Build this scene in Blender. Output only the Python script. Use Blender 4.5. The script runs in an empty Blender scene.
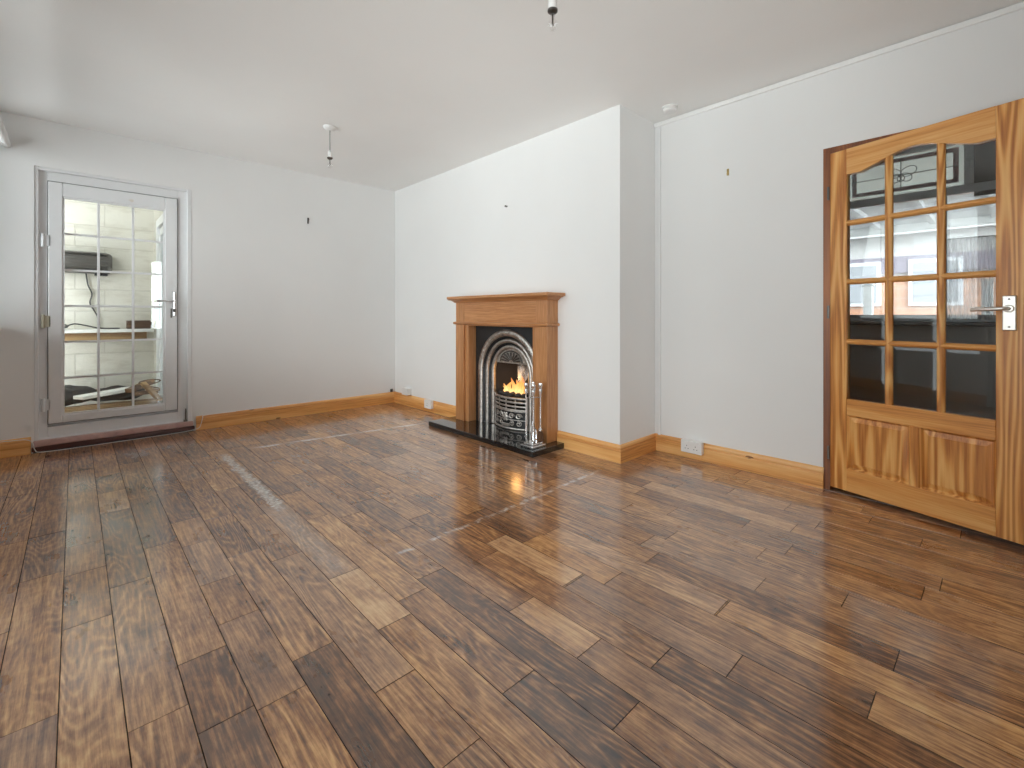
import bpy, bmesh, math, random
from mathutils import Vector, Matrix
random.seed(7)
R = math.radians; PI = math.pi; TAU = 2 * math.pi
SC = bpy.context.scene
COL = SC.collection

# ------------------------------------------------------------------ measures
CAM_H, YAW, FPX, CXP, CYP = 1.0296, 0.7558, 463.74, 512.0, 315.42
XC, XR, YB, YD, H = 2.772, 3.245, 1.841, 4.972, 2.505
XL, XBAY, YREAR = -0.62, -0.62, -1.9
HX = 4.56                       # window wall of the hall
DA = R(16.0)                    # how far the timber door stands open
YL2 = 6.30                      # far wall of the lean-to

# ------------------------------------------------------------------ mesh builder
class MB:
    def __init__(s): s.b = bmesh.new()
    def _bev(s, vs, bev, seg):
        if bev > 0:
            es = {e for v in vs for e in v.link_edges}
            bmesh.ops.bevel(s.b, geom=list(es), offset=bev, segments=seg, profile=.5, affect='EDGES')
    def box(s, x0, x1, y0, y1, z0, z1, bev=0, seg=2):
        x0, x1 = sorted((x0, x1)); y0, y1 = sorted((y0, y1)); z0, z1 = sorted((z0, z1))
        m = Matrix.Translation(((x0+x1)/2, (y0+y1)/2, (z0+z1)/2)) @ Matrix.Diagonal((x1-x0, y1-y0, z1-z0, 1))
        vs = bmesh.ops.create_cube(s.b, size=1, matrix=m)['verts']
        s._bev(vs, bev, seg); return s
    def rbox(s, c, size, rot, bev=0, seg=2):
        m = Matrix.Translation(c) @ rot.to_4x4() @ Matrix.Diagonal((*size, 1))
        vs = bmesh.ops.create_cube(s.b, size=1, matrix=m)['verts']
        s._bev(vs, bev, seg); return s
    def cyl(s, p0, p1, r, r2=None, seg=16, bev=0):
        p0 = Vector(p0); p1 = Vector(p1); d = p1 - p0
        q = Vector((0, 0, 1)).rotation_difference(d.normalized()).to_matrix().to_4x4()
        m = Matrix.Translation((p0 + p1) / 2) @ q
        vs = bmesh.ops.create_cone(s.b, cap_ends=True, segments=seg, radius1=r, radius2=r if r2 is None else r2, depth=d.length, matrix=m)['verts']
        if bev > 0:
            es = [e for e in {e for v in vs for e in v.link_edges} if len(e.link_faces) == 2 and any(len(f.verts) > 4 for f in e.link_faces)]
            bmesh.ops.bevel(s.b, geom=es, offset=bev, segments=2, profile=.5, affect='EDGES')
        return s
    def sph(s, c, r, sc=(1, 1, 1), u=16, v=10):
        m = Matrix.Translation(c) @ Matrix.Diagonal((*sc, 1))
        bmesh.ops.create_uvsphere(s.b, u_segments=u, v_segments=v, radius=r, matrix=m); return s
    def ico(s, c, r, sub=2, sc=(1, 1, 1), jit=0):
        m = Matrix.Translation(c) @ Matrix.Diagonal((*sc, 1))
        vs = bmesh.ops.create_icosphere(s.b, subdivisions=sub, radius=r, matrix=m)['verts']
        for v in vs: v.co += Vector((random.uniform(-1, 1), random.uniform(-1, 1), random.uniform(-1, 1))) * jit
        return s
    def rings(s, rows, closed_ring=True, closed_path=False, cap=True):
        V = [[s.b.verts.new(p) for p in row] for row in rows]
        n = len(V[0]); m = len(V)
        for i in range(m if closed_path else m - 1):
            a = V[i]; c = V[(i + 1) % m]
            for j in range(n if closed_ring else n - 1):
                k = (j + 1) % n
                try: s.b.faces.new((a[j], a[k], c[k], c[j]))
                except ValueError: pass
        if cap and not closed_path and closed_ring:
            s.b.faces.new(V[0][::-1]); s.b.faces.new(V[-1])
        return s
    def lathe(s, c, prof, seg=24, ax='z', cap=True):
        c = Vector(c); rows = []
        for r, h in prof:
            row = []
            for k in range(seg):
                a = TAU * k / seg
                u, v = max(r, 1e-4) * math.cos(a), max(r, 1e-4) * math.sin(a)
                row.append(c + (Vector((u, v, h)) if ax == 'z' else Vector((h, u, v)) if ax == 'x' else Vector((v, h, u))))
            rows.append(row)
        return s.rings(rows, cap=cap)
    def tube(s, pts, r, seg=8, r_end=None):
        pts = [Vector(p) for p in pts]; rows = []
        t = (pts[1] - pts[0]).normalized()
        n = t.orthogonal().normalized()
        for i, p in enumerate(pts):
            d = (pts[min(i + 1, len(pts) - 1)] - pts[max(i - 1, 0)]).normalized()
            n = (n - d * n.dot(d)).normalized(); b = d.cross(n)
            rr = r if r_end is None else r + (r_end - r) * i / (len(pts) - 1)
            rows.append([p + (n * math.cos(TAU * k / seg) + b * math.sin(TAU * k / seg)) * rr for k in range(seg)])
        return s.rings(rows)
    def prism(s, poly, fn, d0, d1):
        """poly of 2D points; fn(u, v, d) -> point; extruded from d0 to d1"""
        a = [s.b.verts.new(fn(u, v, d0)) for u, v in poly]; c = [s.b.verts.new(fn(u, v, d1)) for u, v in poly]
        n = len(poly)
        s.b.faces.new(a); s.b.faces.new(c[::-1])
        for i in range(n):
            k = (i + 1) % n; s.b.faces.new((a[k], a[i], c[i], c[k]))
        return s
    def quad(s, *p):
        s.b.faces.new([s.b.verts.new(q) for q in p]); return s

WM = {}
def wmat(o):
    if o is None: return Matrix.Identity(4)
    return WM.get(o.name, Matrix.Identity(4))
def build(name, mb, mat, parent=None, smooth=False, local=False, at=None, **props):
    """at: where the origin of a top-level mesh goes; local: verts are already in the parent's space"""
    M = wmat(parent)
    if parent is None and at is not None: M = Matrix.Translation(at)
    if not local: bmesh.ops.transform(mb.b, matrix=M.inverted(), verts=mb.b.verts)
    bmesh.ops.recalc_face_normals(mb.b, faces=mb.b.faces)
    me = bpy.data.meshes.new(name); mb.b.to_mesh(me); mb.b.free()
    if smooth:
        for p in me.polygons: p.use_smooth = True
        me.set_sharp_from_angle(angle=R(42))
    me.materials.append(mat)
    o = bpy.data.objects.new(name, me); COL.objects.link(o)
    if parent is not None: o.parent = parent; WM[o.name] = M
    else:
        if at is not None: o.location = at
        WM[o.name] = M
    for k, v in props.items(): o[k] = v
    return o
def root(name, loc, rz=0, **props):
    o = bpy.data.objects.new(name, None); COL.objects.link(o)
    o.location = loc; o.rotation_euler = (0, 0, rz); o.empty_display_size = .05
    WM[o.name] = Matrix.Translation(loc) @ Matrix.Rotation(rz, 4, 'Z')
    for k, v in props.items(): o[k] = v
    return o
def copy_tree(o, loc=None, parent=None, **props):
    c = o.copy(); COL.objects.link(c)
    if parent is not None: c.parent = parent
    if loc is not None: c.location = loc
    for k, v in props.items(): c[k] = v
    for ch in [x for x in bpy.data.objects if x.parent == o]: copy_tree(ch, parent=c)
    return c
ST = dict(kind='structure')

# ------------------------------------------------------------------ materials
def srgb(r, g, b):
    f = lambda c: (c / 255 / 12.92) if c <= 10 else ((c / 255 + .055) / 1.055) ** 2.4
    return (f(r), f(g), f(b), 1)
def newmat(name):
    m = bpy.data.materials.new(name); m.use_nodes = True
    nt = m.node_tree; nt.nodes.clear()
    return m, nt
class G:
    def __init__(s, nt): s.nt = nt
    def n(s, t, **kw):
        x = s.nt.nodes.new(t)
        for k, v in kw.items():
            if k == 'inp':
                for a, b in v.items():
                    if hasattr(b, 'is_output'): s.nt.links.new(b, x.inputs[a])
                    else: x.inputs[a].default_value = b
            else: setattr(x, k, v)
        return x
    def math(s, op, a, b=0.0, c=0.0, clamp=False):
        return s.n('ShaderNodeMath', operation=op, use_clamp=clamp, inp={0: a, 1: b, 2: c}).outputs[0]
    def vmul(s, a, b): return s.n('ShaderNodeVectorMath', operation='MULTIPLY', inp={0: a, 1: b}).outputs[0]
    def vadd(s, a, b): return s.n('ShaderNodeVectorMath', operation='ADD', inp={0: a, 1: b}).outputs[0]
    def noise(s, vec, scale, detail=3, rough=.5, dist=0):
        return s.n('ShaderNodeTexNoise', inp={'Vector': vec, 'Scale': scale, 'Detail': detail, 'Roughness': rough, 'Distortion': dist}).outputs['Fac']
    def ramp(s, fac, stops, interp='LINEAR'):
        x = s.n('ShaderNodeValToRGB', inp={'Fac': fac}); cr = x.color_ramp; cr.interpolation = interp
        while len(cr.elements) < len(stops): cr.elements.new(.5)
        for e, (p, c) in zip(cr.elements, stops): e.position = p; e.color = c if len(c) == 4 else (*c, 1)
        return x.outputs['Color']
    def mix(s, fac, a, b, blend='MIX'):
        x = s.n('ShaderNodeMix', data_type='RGBA', blend_type=blend)
        for i, v in ((0, fac), (6, a), (7, b)):
            if hasattr(v, 'is_output'): s.nt.links.new(v, x.inputs[i])
            else: x.inputs[i].default_value = v
        return x.outputs[2]
    def maprange(s, v, a, b, c, d):
        return s.n('ShaderNodeMapRange', inp={'Value': v, 'From Min': a, 'From Max': b, 'To Min': c, 'To Max': d}).outputs[0]
    def bump(s, h, strength, dist):
        return s.n('ShaderNodeBump', inp={'Height': h, 'Strength': strength, 'Distance': dist}).outputs['Normal']
    def princ(s, **inp):
        return s.n('ShaderNodeBsdfPrincipled', inp={k.replace('_', ' '): v for k, v in inp.items()})
    def out(s, sh):
        o = s.n('ShaderNodeOutputMaterial'); s.nt.links.new(sh, o.inputs['Surface'])
    def obj(s): return s.n('ShaderNodeTexCoord').outputs['Object']

def plain(name, c, rough=.5, metal=0, var=.06, vscale=14, bump=0, bscale=60, coat=0, spec=.5):
    m, nt = newmat(name); g = G(nt); o = g.obj()
    v = g.noise(o, vscale, 3)
    dark = tuple(x * (1 - var) for x in c[:3]) + (1,); lite = tuple(min(1, x * (1 + var)) for x in c[:3]) + (1,)
    col = g.ramp(v, [(.3, dark), (.7, lite)])
    p = g.princ(Base_Color=col, Roughness=rough, Metallic=metal)
    p.inputs['Specular IOR Level'].default_value = spec
    if coat: p.inputs['Coat Weight'].default_value = coat; p.inputs['Coat Roughness'].default_value = .1
    if bump: nt.links.new(g.bump(g.noise(o, bscale, 4), bump, .004), p.inputs['Normal'])
    g.out(p.outputs[0]); return m

def wood(name, dark, mid, lite, axis='z', scale=1.0, rough=.42, ring=16, coat=.15, knots=False, rw=.40, fw=.28):
    m, nt = newmat(name); g = G(nt)
    info = g.n('ShaderNodeObjectInfo').outputs['Random']
    o = g.vadd(g.obj(), g.vmul(g.n('ShaderNodeCombineXYZ', inp={0: info, 1: info, 2: info}).outputs[0], (7.3, 5.1, 9.7)))
    st = {'x': (.075, 1, 1), 'y': (1, .075, 1), 'z': (1, 1, .075)}[axis]
    v = g.vmul(o, tuple(a * scale for a in st))
    n1 = g.noise(v, 5.5, 2, .45)
    rg = g.math('POWER', g.math('MULTIPLY_ADD', g.math('SINE', g.math('MULTIPLY', n1, ring * 4.0)), .5, .5), 1.5)
    st2 = {'x': (.03, 1, 1), 'y': (1, .03, 1), 'z': (1, 1, .03)}[axis]
    fine = g.maprange(g.noise(g.vmul(o, st2), 110 * scale, 4, .65), .32, .68, 0, 1)
    big = g.noise(v, 3, 2)
    f = g.math('ADD', g.math('MULTIPLY', rg, rw), g.math('ADD', g.math('MULTIPLY', fine, fw), g.math('MULTIPLY', big, .9 - rw - fw)))
    col = g.ramp(f, [(.06, dark), (.41, mid), (.76, lite)])
    if knots:
        kst = {'x': (.35, 1, 1), 'y': (1, .35, 1), 'z': (1, 1, .35)}[axis]
        vo = g.n('ShaderNodeTexVoronoi', inp={'Vector': g.vmul(o, kst), 'Scale': 7.5}).outputs['Distance']
        k = g.math('LESS_THAN', vo, .075)
        col = g.mix(g.math('MULTIPLY', k, .75), col, (.06, .018, .006, 1))
    p = g.princ(Base_Color=col, Roughness=g.maprange(fine, 0, 1, rough - .05, rough + .08))
    p.inputs['Coat Weight'].default_value = coat; p.inputs['Coat Roughness'].default_value = .25
    nt.links.new(g.bump(fine, .06, .002), p.inputs['Normal'])
    g.out(p.outputs[0]); return m

def glass(name, tint=(.96, .98, .97, 1), refl=1.0, bumpy=0, most=1.0):
    m, nt = newmat(name); g = G(nt)
    fr = g.n('ShaderNodeFresnel', inp={'IOR': 1.5})
    tr = g.n('ShaderNodeBsdfTransparent', inp={'Color': tint}); gl = g.n('ShaderNodeBsdfGlossy', inp={'Roughness': 0.0, 'Color': (1, 1, 1, 1)})
    if bumpy:
        nm = g.bump(g.noise(g.obj(), 9, 1), bumpy, .01)
        nt.links.new(nm, gl.inputs['Normal'])
    mx = g.n('ShaderNodeMixShader', inp={0: g.math('MINIMUM', g.math('MULTIPLY', fr.outputs[0], refl), most), 1: tr.outputs[0], 2: gl.outputs[0]})
    g.out(mx.outputs[0]); return m

def wallpaint(name, c):
    m, nt = newmat(name); g = G(nt); o = g.obj()
    a = g.noise(o, 1.3, 3); b = g.noise(o, 160, 2)
    col = g.ramp(a, [(.35, tuple(x * .975 for x in c[:3]) + (1,)), (.65, c)])
    p = g.princ(Base_Color=col, Roughness=.62); p.inputs['Specular IOR Level'].default_value = .35
    nt.links.new(g.bump(g.math('ADD', g.math('MULTIPLY', b, .3), g.noise(o, 9, 3)), .08, .006), p.inputs['Normal'])
    g.out(p.outputs[0]); return m

M = {}
M['wall'] = wallpaint('white wall paint', (.85, .855, .85, 1))
M['ceil'] = wallpaint('white ceiling paint', (.90, .90, .89, 1))
M['upvc'] = plain('white upvc', (.78, .79, .80, 1), .28, var=.015)
M['plastic'] = plain('white plastic', (.8, .8, .79, 1), .35, var=.02)
M['gasket'] = plain('grey rubber gasket', (.20, .20, .20, 1), .6)
M['black'] = plain('black plastic', (.012, .012, .013, 1), .4)
M['chrome'] = plain('chrome', (.72, .72, .73, 1), .16, 1, var=.05)
M['satin'] = plain('satin nickel', (.74, .71, .66, 1), .3, 1, var=.05)
M['brass'] = plain('brass', (.5, .38, .16, 1), .35, 1)
M['steel'] = plain('dark steel', (.16, .15, .14, 1), .35, 1)
M['iron'] = plain('blackened cast iron', (.022, .022, .023, 1), .42, .3, bump=.25, bscale=220)
M['polish'] = plain('burnished cast iron', (.50, .465, .43, 1), .40, 1, var=.25, vscale=45, bump=.3, bscale=120)
M['granite'] = plain('polished black granite', (.008, .008, .009, 1), .04, var=.3, vscale=300, coat=.5)
M['soot'] = plain('sooty firebrick', (.035, .028, .024, 1), .9, bump=.5, bscale=40)
M['coal'] = plain('coal', (.02, .018, .018, 1), .55, var=.4, vscale=60, bump=.6, bscale=90)
M['gold_pine_z'] = wood('stripped pine upright', srgb(168, 96, 38), srgb(222, 154, 78), srgb(240, 188, 116), 'z', 1.0, .36, 24, rw=.5, fw=.26)
M['gold_pine_x'] = wood('stripped pine rail', srgb(176, 104, 46), srgb(222, 154, 80), srgb(238, 186, 118), 'x', 1.0, .36, 8, rw=.22, fw=.35)
M['lining'] = wood('dark stained door lining', srgb(96, 50, 22), srgb(146, 84, 38), srgb(174, 108, 56), 'z', 1.0, .4, 6)
M['pine_x'] = wood('varnished knotty pine along the back wall', srgb(176, 106, 48), srgb(228, 166, 96), srgb(242, 194, 130), 'x', 1.0, .36, 7, knots=True, rw=.3, fw=.32)
M['pine_y'] = wood('varnished knotty pine along the side wall', srgb(176, 106, 48), srgb(228, 166, 96), srgb(242, 194, 130), 'y', 1.0, .36, 7, knots=True, rw=.3, fw=.32)
M['oak_y'] = wood('oiled oak across', srgb(138, 88, 50), srgb(178, 122, 76), srgb(204, 150, 102), 'y', 1.4, .33, 4, rw=.10, fw=.50)
M['oak_z'] = wood('oiled oak upright', srgb(138, 88, 50), srgb(178, 122, 76), srgb(204, 150, 102), 'z', 1.4, .33, 4, rw=.10, fw=.50)
M['threshold'] = wood('mahogany threshold', srgb(58, 24, 18), srgb(92, 46, 36), srgb(150, 112, 102), 'x', 1.0, .4, 4)
M['nosing'] = plain('worn pinkish brown paint', srgb(200, 166, 160), .45, var=.15)
M['glass'] = glass('clear window glass')
M['doorglass'] = glass('bevelled door glass', (.92, .94, .94, 1), 1.25)
M['greyglass'] = glass('grey dimming window glass', (.80, .82, .83, 1))  # grey tint put in to dim the bright view outside the hall
M['bulbglass'] = glass('bulb glass', (.985, .985, .985, 1), 1.6, most=.22)

def floor_mat():
    m, nt = newmat('dark oak plank floor'); g = G(nt)
    at = g.n('ShaderNodeAttribute', attribute_name='plank'); sep = g.n('ShaderNodeSeparateXYZ', inp={0: at.outputs['Vector']})
    tone, seedhue, groove = sep.outputs
    hue = g.math('FRACT', seedhue); seed = g.math('MULTIPLY', g.math('FLOOR', seedhue), .0371)
    o = g.obj()
    off = g.n('ShaderNodeCombineXYZ', inp={0: g.math('MULTIPLY', seed, 31.0), 1: g.math('MULTIPLY', seed, 57.0), 2: g.math('MULTIPLY', seed, 13.0)}).outputs[0]
    p0 = g.vadd(o, off)
    v = g.vmul(p0, (1, .16, 1))
    n1 = g.noise(v, 5.0, 2, .5)
    sn = g.math('MULTIPLY_ADD', g.math('SINE', g.math('MULTIPLY', n1, 185)), .5, .5)
    ring = g.math('POWER', sn, 2.2)
    fine = g.maprange(g.noise(g.vmul(p0, (1, .06, 1)), 85, 5, .7), .34, .66, 0, 1)
    mott = g.maprange(g.noise(g.vmul(p0, (1, .45, 1)), 8, 4, .62), .3, .7, 0, 1)
    blot = g.maprange(g.noise(p0, 30, 4, .65), .3, .7, 0, 1)
    def amp(v_, k): return g.math('MULTIPLY', g.math('SUBTRACT', v_, .5), k)
    rmask = g.maprange(g.noise(g.vmul(p0, (1, .3, 1)), 3.0, 1), .38, .6, 0, 1)
    f = g.math('ADD', .52, g.math('ADD', amp(tone, .50), g.math('ADD', amp(fine, .46), g.math('ADD', g.math('MULTIPLY', amp(ring, .20), rmask), g.math('ADD', amp(mott, .25), amp(blot, .16))))))
    col = g.ramp(f, [(.0, srgb(48, 28, 17)), (.26, srgb(98, 62, 38)), (.5, srgb(156, 106, 65)), (.72, srgb(202, 150, 96)), (1, srgb(232, 188, 132))])
    col = g.mix(hue, col, g.mix(.5, g.n('ShaderNodeHueSaturation', inp={'Saturation': .7, 'Value': 1.3, 'Color': col}).outputs[0], srgb(176, 154, 136)))
    # scuffs: the pale ghost of a taped rug edge, three broken lines
    sx = g.n('ShaderNodeSeparateXYZ', inp={0: o}); X, Y = sx.outputs[0], sx.outputs[1]
    wob = g.math('MULTIPLY', g.math('SUBTRACT', g.noise(o, 14, 2), .5), .05)
    def seg(c, c0, w, a, a0, a1):
        d = g.math('ABSOLUTE', g.math('SUBTRACT', g.math('ADD', c, wob), c0))
        line = g.maprange(d, w * .35, w, 1, 0)
        ends = g.math('MULTIPLY', g.maprange(a, a0, a0 + .12, 0, 1), g.maprange(a, a1 - .15, a1, 1, 0))
        return g.math('MULTIPLY', line, ends)
    spk = g.n('ShaderNodeTexVoronoi', inp={'Vector': o, 'Scale': 46}).outputs['Distance']
    spk = g.maprange(spk, .25, .5, 1, 0)
    # along the room, across the room near the hearth, across the room far side
    YT = g.math('ADD', Y, g.math('MULTIPLY', X, .14))
    s1 = g.math('MULTIPLY', seg(X, .80, .040, Y, 2.6, 4.0), g.maprange(spk, 0, 1, .6, 1.9))
    s1b = g.math('MULTIPLY', seg(X, .775, .07, Y, 1.75, 2.75), .22)
    s2 = g.math('MULTIPLY', seg(YT, 4.14, .032, X, .95, 2.5), g.maprange(g.noise(o, 7, 3), .4, .6, .22, 1.0))
    YU = g.math('SUBTRACT', Y, g.math('MULTIPLY', X, .03))
    s3 = g.math('MULTIPLY', seg(YU, 1.765, .020, X, .95, 2.55), g.maprange(g.noise(o, 22, 3), .42, .6, .03, .72))
    sc = g.math('MINIMUM', g.math('ADD', g.math('ADD', s1, s1b), g.math('ADD', s2, s3)), 1.0)
    sc = g.math('MULTIPLY', sc, g.maprange(g.noise(o, 60, 3), .3, .6, .4, 1))
    col = g.mix(sc, col, srgb(232, 228, 222))
    col = g.mix(groove, col, srgb(26, 17, 13))
    rough = g.math('ADD', g.maprange(mott, 0, 1, .24, .40), g.math('MULTIPLY', g.math('ADD', sc, groove), .3))
    p = g.princ(Base_Color=col, Roughness=rough)
    p.inputs['Specular IOR Level'].default_value = .25
    p.inputs['Coat Weight'].default_value = 1.0; p.inputs['Coat IOR'].default_value = 1.8
    nt.links.new(g.maprange(blot, 0, 1, .09, .19), p.inputs['Coat Roughness'])
    hgt = g.math('ADD', g.math('MULTIPLY', mott, .5), g.math('ADD', g.math('MULTIPLY', ring, .15), g.math('MULTIPLY', blot, .5)))
    nt.links.new(g.bump(hgt, .10, .003), p.inputs['Normal'])
    wave = g.noise(g.vmul(p0, (1, .35, 1)), 7, 2)
    nt.links.new(g.bump(wave, .06, .005), p.inputs['Coat Normal'])
    g.out(p.outputs[0]); return m
M['floor'] = floor_mat()

def block_mat():
    m, nt = newmat('cream painted blockwork'); g = G(nt); o = g.obj()
    v = g.n('ShaderNodeMapping', inp={'Vector': o, 'Rotation': (R(90), 0, 0)}).outputs[0]
    br = g.n('ShaderNodeTexBrick', inp={'Vector': v, 'Color1': (.66, .64, .57, 1), 'Color2': (.60, .585, .52, 1), 'Mortar': (.50, .48, .42, 1), 'Scale': 1.0, 'Mortar Size': .006, 'Mortar Smooth': .6, 'Brick Width': .44, 'Row Height': .215})
    st = g.noise(g.vmul(o, (1, 1, 3)), 4, 4, .65)
    col = g.mix(g.maprange(st, .5, .72, 0, .5), br.outputs['Color'], (.33, .30, .23, 1))
    p = g.princ(Base_Color=col, Roughness=.8)
    nt.links.new(g.bump(g.math('SUBTRACT', g.noise(o, 50, 3), br.outputs['Fac']), .4, .006), p.inputs['Normal'])
    g.out(p.outputs[0]); return m
M['block'] = block_mat()
def brick_mat():
    m, nt = newmat('terracotta brick'); g = G(nt); o = g.obj()
    v = g.n('ShaderNodeMapping', inp={'Vector': o, 'Rotation': (R(90), 0, R(90))}).outputs[0]
    br = g.n('ShaderNodeTexBrick', inp={'Vector': v, 'Color1': srgb(204, 158, 130), 'Color2': srgb(194, 146, 118), 'Mortar': srgb(190, 180, 168), 'Scale': 1.0, 'Mortar Size': .01, 'Brick Width': .225, 'Row Height': .075})
    p = g.princ(Base_Color=br.outputs['Color'], Roughness=.85); g.out(p.outputs[0]); return m
M['brick'] = brick_mat()
M['render'] = plain('pale pebbledash render', (.62, .60, .57, 1), .9, bump=.3, bscale=90)
M['tile'] = plain('grey roof tiles', (.16, .155, .15, 1), .8, var=.25, vscale=6, bump=.4, bscale=20)
M['mauve'] = plain('mauve grey cladding', srgb(140, 132, 142), .7)
M['tarmac'] = plain('grey paving', (.22, .22, .215, 1), .9, var=.12)
M['darkglass'] = plain('net curtained house window', (.34, .35, .36, 1), .2)
M['soffit'] = plain('grey ribbed soffit', (.70, .71, .70, 1), .8)
M['charcoal'] = plain('charcoal board', srgb(92, 88, 84), .7)
M['red'] = plain('dark red stained glass border', srgb(112, 62, 66), .25)
M['lead'] = plain('lead came', (.03, .03, .032, 1), .45, .6)
M['heater'] = plain('dark grey heater casing', (.11, .105, .097, 1), .5)
M['rough'] = wood('rough sawn board', srgb(100, 74, 48), srgb(150, 118, 80), srgb(186, 156, 112), 'x', 1.5, .75, 6, 0)
M['scrap'] = wood('old brown timber', srgb(52, 36, 24), srgb(92, 66, 44), srgb(140, 108, 76), 'x', 2, .75, 5, 0)
M['offcut'] = plain('white offcut', (.72, .72, .69, 1), .6)
M['bag'] = plain('black sacking', (.018, .017, .016, 1), .6, bump=.5, bscale=30)
M['concrete'] = plain('dusty concrete', (.30, .28, .24, 1), .9, var=.15)
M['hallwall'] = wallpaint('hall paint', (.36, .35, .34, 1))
M['bristle'] = plain('brown bristle', (.10, .045, .02, 1), .9, bump=.8, bscale=200)
M['stain'] = plain('yellowed hinge', (.50, .47, .36, 1), .5)

def roof_mat():
    m, nt = newmat('clear corrugated roof sheet'); g = G(nt)
    t = g.n('ShaderNodeBsdfTransparent', inp={'Color': (.27, .27, .26, 1)}); d = g.n('ShaderNodeBsdfTranslucent', inp={'Color': (.27, .265, .25, 1)})
    w = g.noise(g.obj(), 5, 3)
    mx = g.n('ShaderNodeMixShader', inp={0: g.maprange(w, .3, .7, .35, .55), 1: t.outputs[0], 2: d.outputs[0]}); g.out(mx.outputs[0]); return m
M['roofsheet'] = roof_mat()
def net_mat():
    m, nt = newmat('white net curtain'); g = G(nt)
    o = g.obj(); w = g.noise(g.vmul(o, (1, 1, .08)), 70, 3)
    t = g.n('ShaderNodeBsdfTransparent', inp={'Color': (1, 1, 1, 1)})
    d = g.n('ShaderNodeBsdfDiffuse', inp={'Color': (.86, .87, .88, 1)}); l = g.n('ShaderNodeBsdfTranslucent', inp={'Color': (.86, .87, .88, 1)})
    dl = g.n('ShaderNodeMixShader', inp={0: .6, 1: d.outputs[0], 2: l.outputs[0]})
    mx = g.n('ShaderNodeMixShader', inp={0: g.maprange(w, .35, .65, .50, .82), 1: t.outputs[0], 2: dl.outputs[0]}); g.out(mx.outputs[0]); return m
M['net'] = net_mat()
def tint_mat():
    m, nt = newmat('obscured toplight glass'); g = G(nt)
    t = g.n('ShaderNodeBsdfTransparent', inp={'Color': (.85, .88, .86, 1)}); d = g.n('ShaderNodeBsdfTranslucent', inp={'Color': (.55, .60, .58, 1)})
    mx = g.n('ShaderNodeMixShader', inp={0: .45, 1: t.outputs[0], 2: d.outputs[0]}); g.out(mx.outputs[0]); return m
M['toplight'] = tint_mat()
def flame_mat():
    m, nt = newmat('flame'); g = G(nt); o = g.obj()
    z = g.n('ShaderNodeSeparateXYZ', inp={0: o}).outputs[2]
    nz = g.noise(g.vmul(o, (1, 1, .45)), 30, 3)
    f = g.math('ADD', g.maprange(z, 0, .16, 0, .75), g.math('MULTIPLY', g.math('SUBTRACT', nz, .5), .9))
    col = g.ramp(f, [(0, (1, .68, .30, 1)), (.35, (1, .44, .12, 1)), (.9, (1, .22, .05, 1))])
    em = g.n('ShaderNodeEmission', inp={'Color': col, 'Strength': 1.7}); t = g.n('ShaderNodeBsdfTransparent')
    lw = g.n('ShaderNodeLayerWeight', inp={'Blend': .35}).outputs['Facing']
    a = g.math('MULTIPLY', g.maprange(f, .1, 1.0, .85, .05), g.maprange(lw, .2, .95, 1, 0), clamp=True)
    mx = g.n('ShaderNodeMixShader', inp={0: a, 1: t.outputs[0], 2: em.outputs[0]}); g.out(mx.outputs[0]); return m
M['flame'] = flame_mat()
def wisp_mat():
    m, nt = newmat('thin pale wisps'); g = G(nt); o = g.obj()
    nz = g.noise(g.vmul(o, (1, 1, .5)), 16, 4)
    d = g.n('ShaderNodeBsdfDiffuse', inp={'Color': (.75, .80, .88, 1)}); t = g.n('ShaderNodeBsdfTransparent')
    lw = g.n('ShaderNodeLayerWeight', inp={'Blend': .4}).outputs['Facing']
    a = g.math('MULTIPLY', g.maprange(nz, .4, .7, 0, .6), g.maprange(lw, .2, .95, 1, 0), clamp=True)
    mx = g.n('ShaderNodeMixShader', inp={0: a, 1: t.outputs[0], 2: d.outputs[0]}); g.out(mx.outputs[0]); return m
M['smoke'] = wisp_mat()

# ------------------------------------------------------------------ floor: planks as read off the room
X0P, WP = .094, .1253
JT = [(-.170,2.223),(-.086,1.678),(-.1,2.60),(.025,2.11),(.156,2.312),(.031,2.536),(.273,1.665),(.154,1.482),(.411,1.79),(.285,1.358),(.412,2.095),
 (.525,1.451),(.777,1.805),(.782,1.404),(.660,1.176),(.663,.876),(.411,1.334),(1.028,1.568),(.912,.936),(1.157,.88),(1.036,.667),(1.417,1.142),(1.536,1.05),
 (1.282,.707),(1.401,.543),(1.655,.678),(1.154,1.181),(2.04,.395),(1.79,.22),(1.541,.24),(1.909,.64),(2.435,.165),(1.688,.684),
 (.034,4.213),(.026,2.843),(.157,3.577),(.404,2.824),(.404,2.502),(.28,2.595),(.531,2.26),(.28,3.343),(.281,4.18),(.151,3.208),(-.198,4.2),(-.114,3.873),
 (.655,2.10),(.788,2.77),(1.159,1.992),(1.549,2.687),(1.428,3.18),(1.44,1.15),(1.272,1.518),(2.151,1.941),(1.657,1.483),(1.778,1.026),
 (2.797,.798),(2.666,.628),(2.149,.721),(2.547,.698),(2.787,1.098),(2.407,.872)]
TONES = [((360,590),.95),((395,660),.85),((350,680),.05),((430,700),.62),((480,740),.45),((270,740),.45),((215,740),.2),((225,655),.15),((600,710),.62),((530,640),.08),((440,600),.4),((690,660),.18),
 ((560,610),.72),((640,640),.6),((750,610),.75),((410,570),.3),((385,540),.55),((540,600),.6),((620,620),.45),((590,575),.62),((630,570),.72),((900,740),.6),((800,690),.2),((860,640),.25),((300,650),.5),((180,560),.55),((290,580),.5),((250,600),.42),
 ((430,440),.55),((330,520),.75),((240,545),.3),((270,520),.45),((470,520),.35),((520,530),.2),((600,520),.45)]
def px_floor(u, v):
    r = (u - CXP) / FPX; d = CAM_H * FPX / (v - CYP); s, c = math.sin(YAW), math.cos(YAW)
    return d * (s + c * r), d * (c - s * r)
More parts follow.
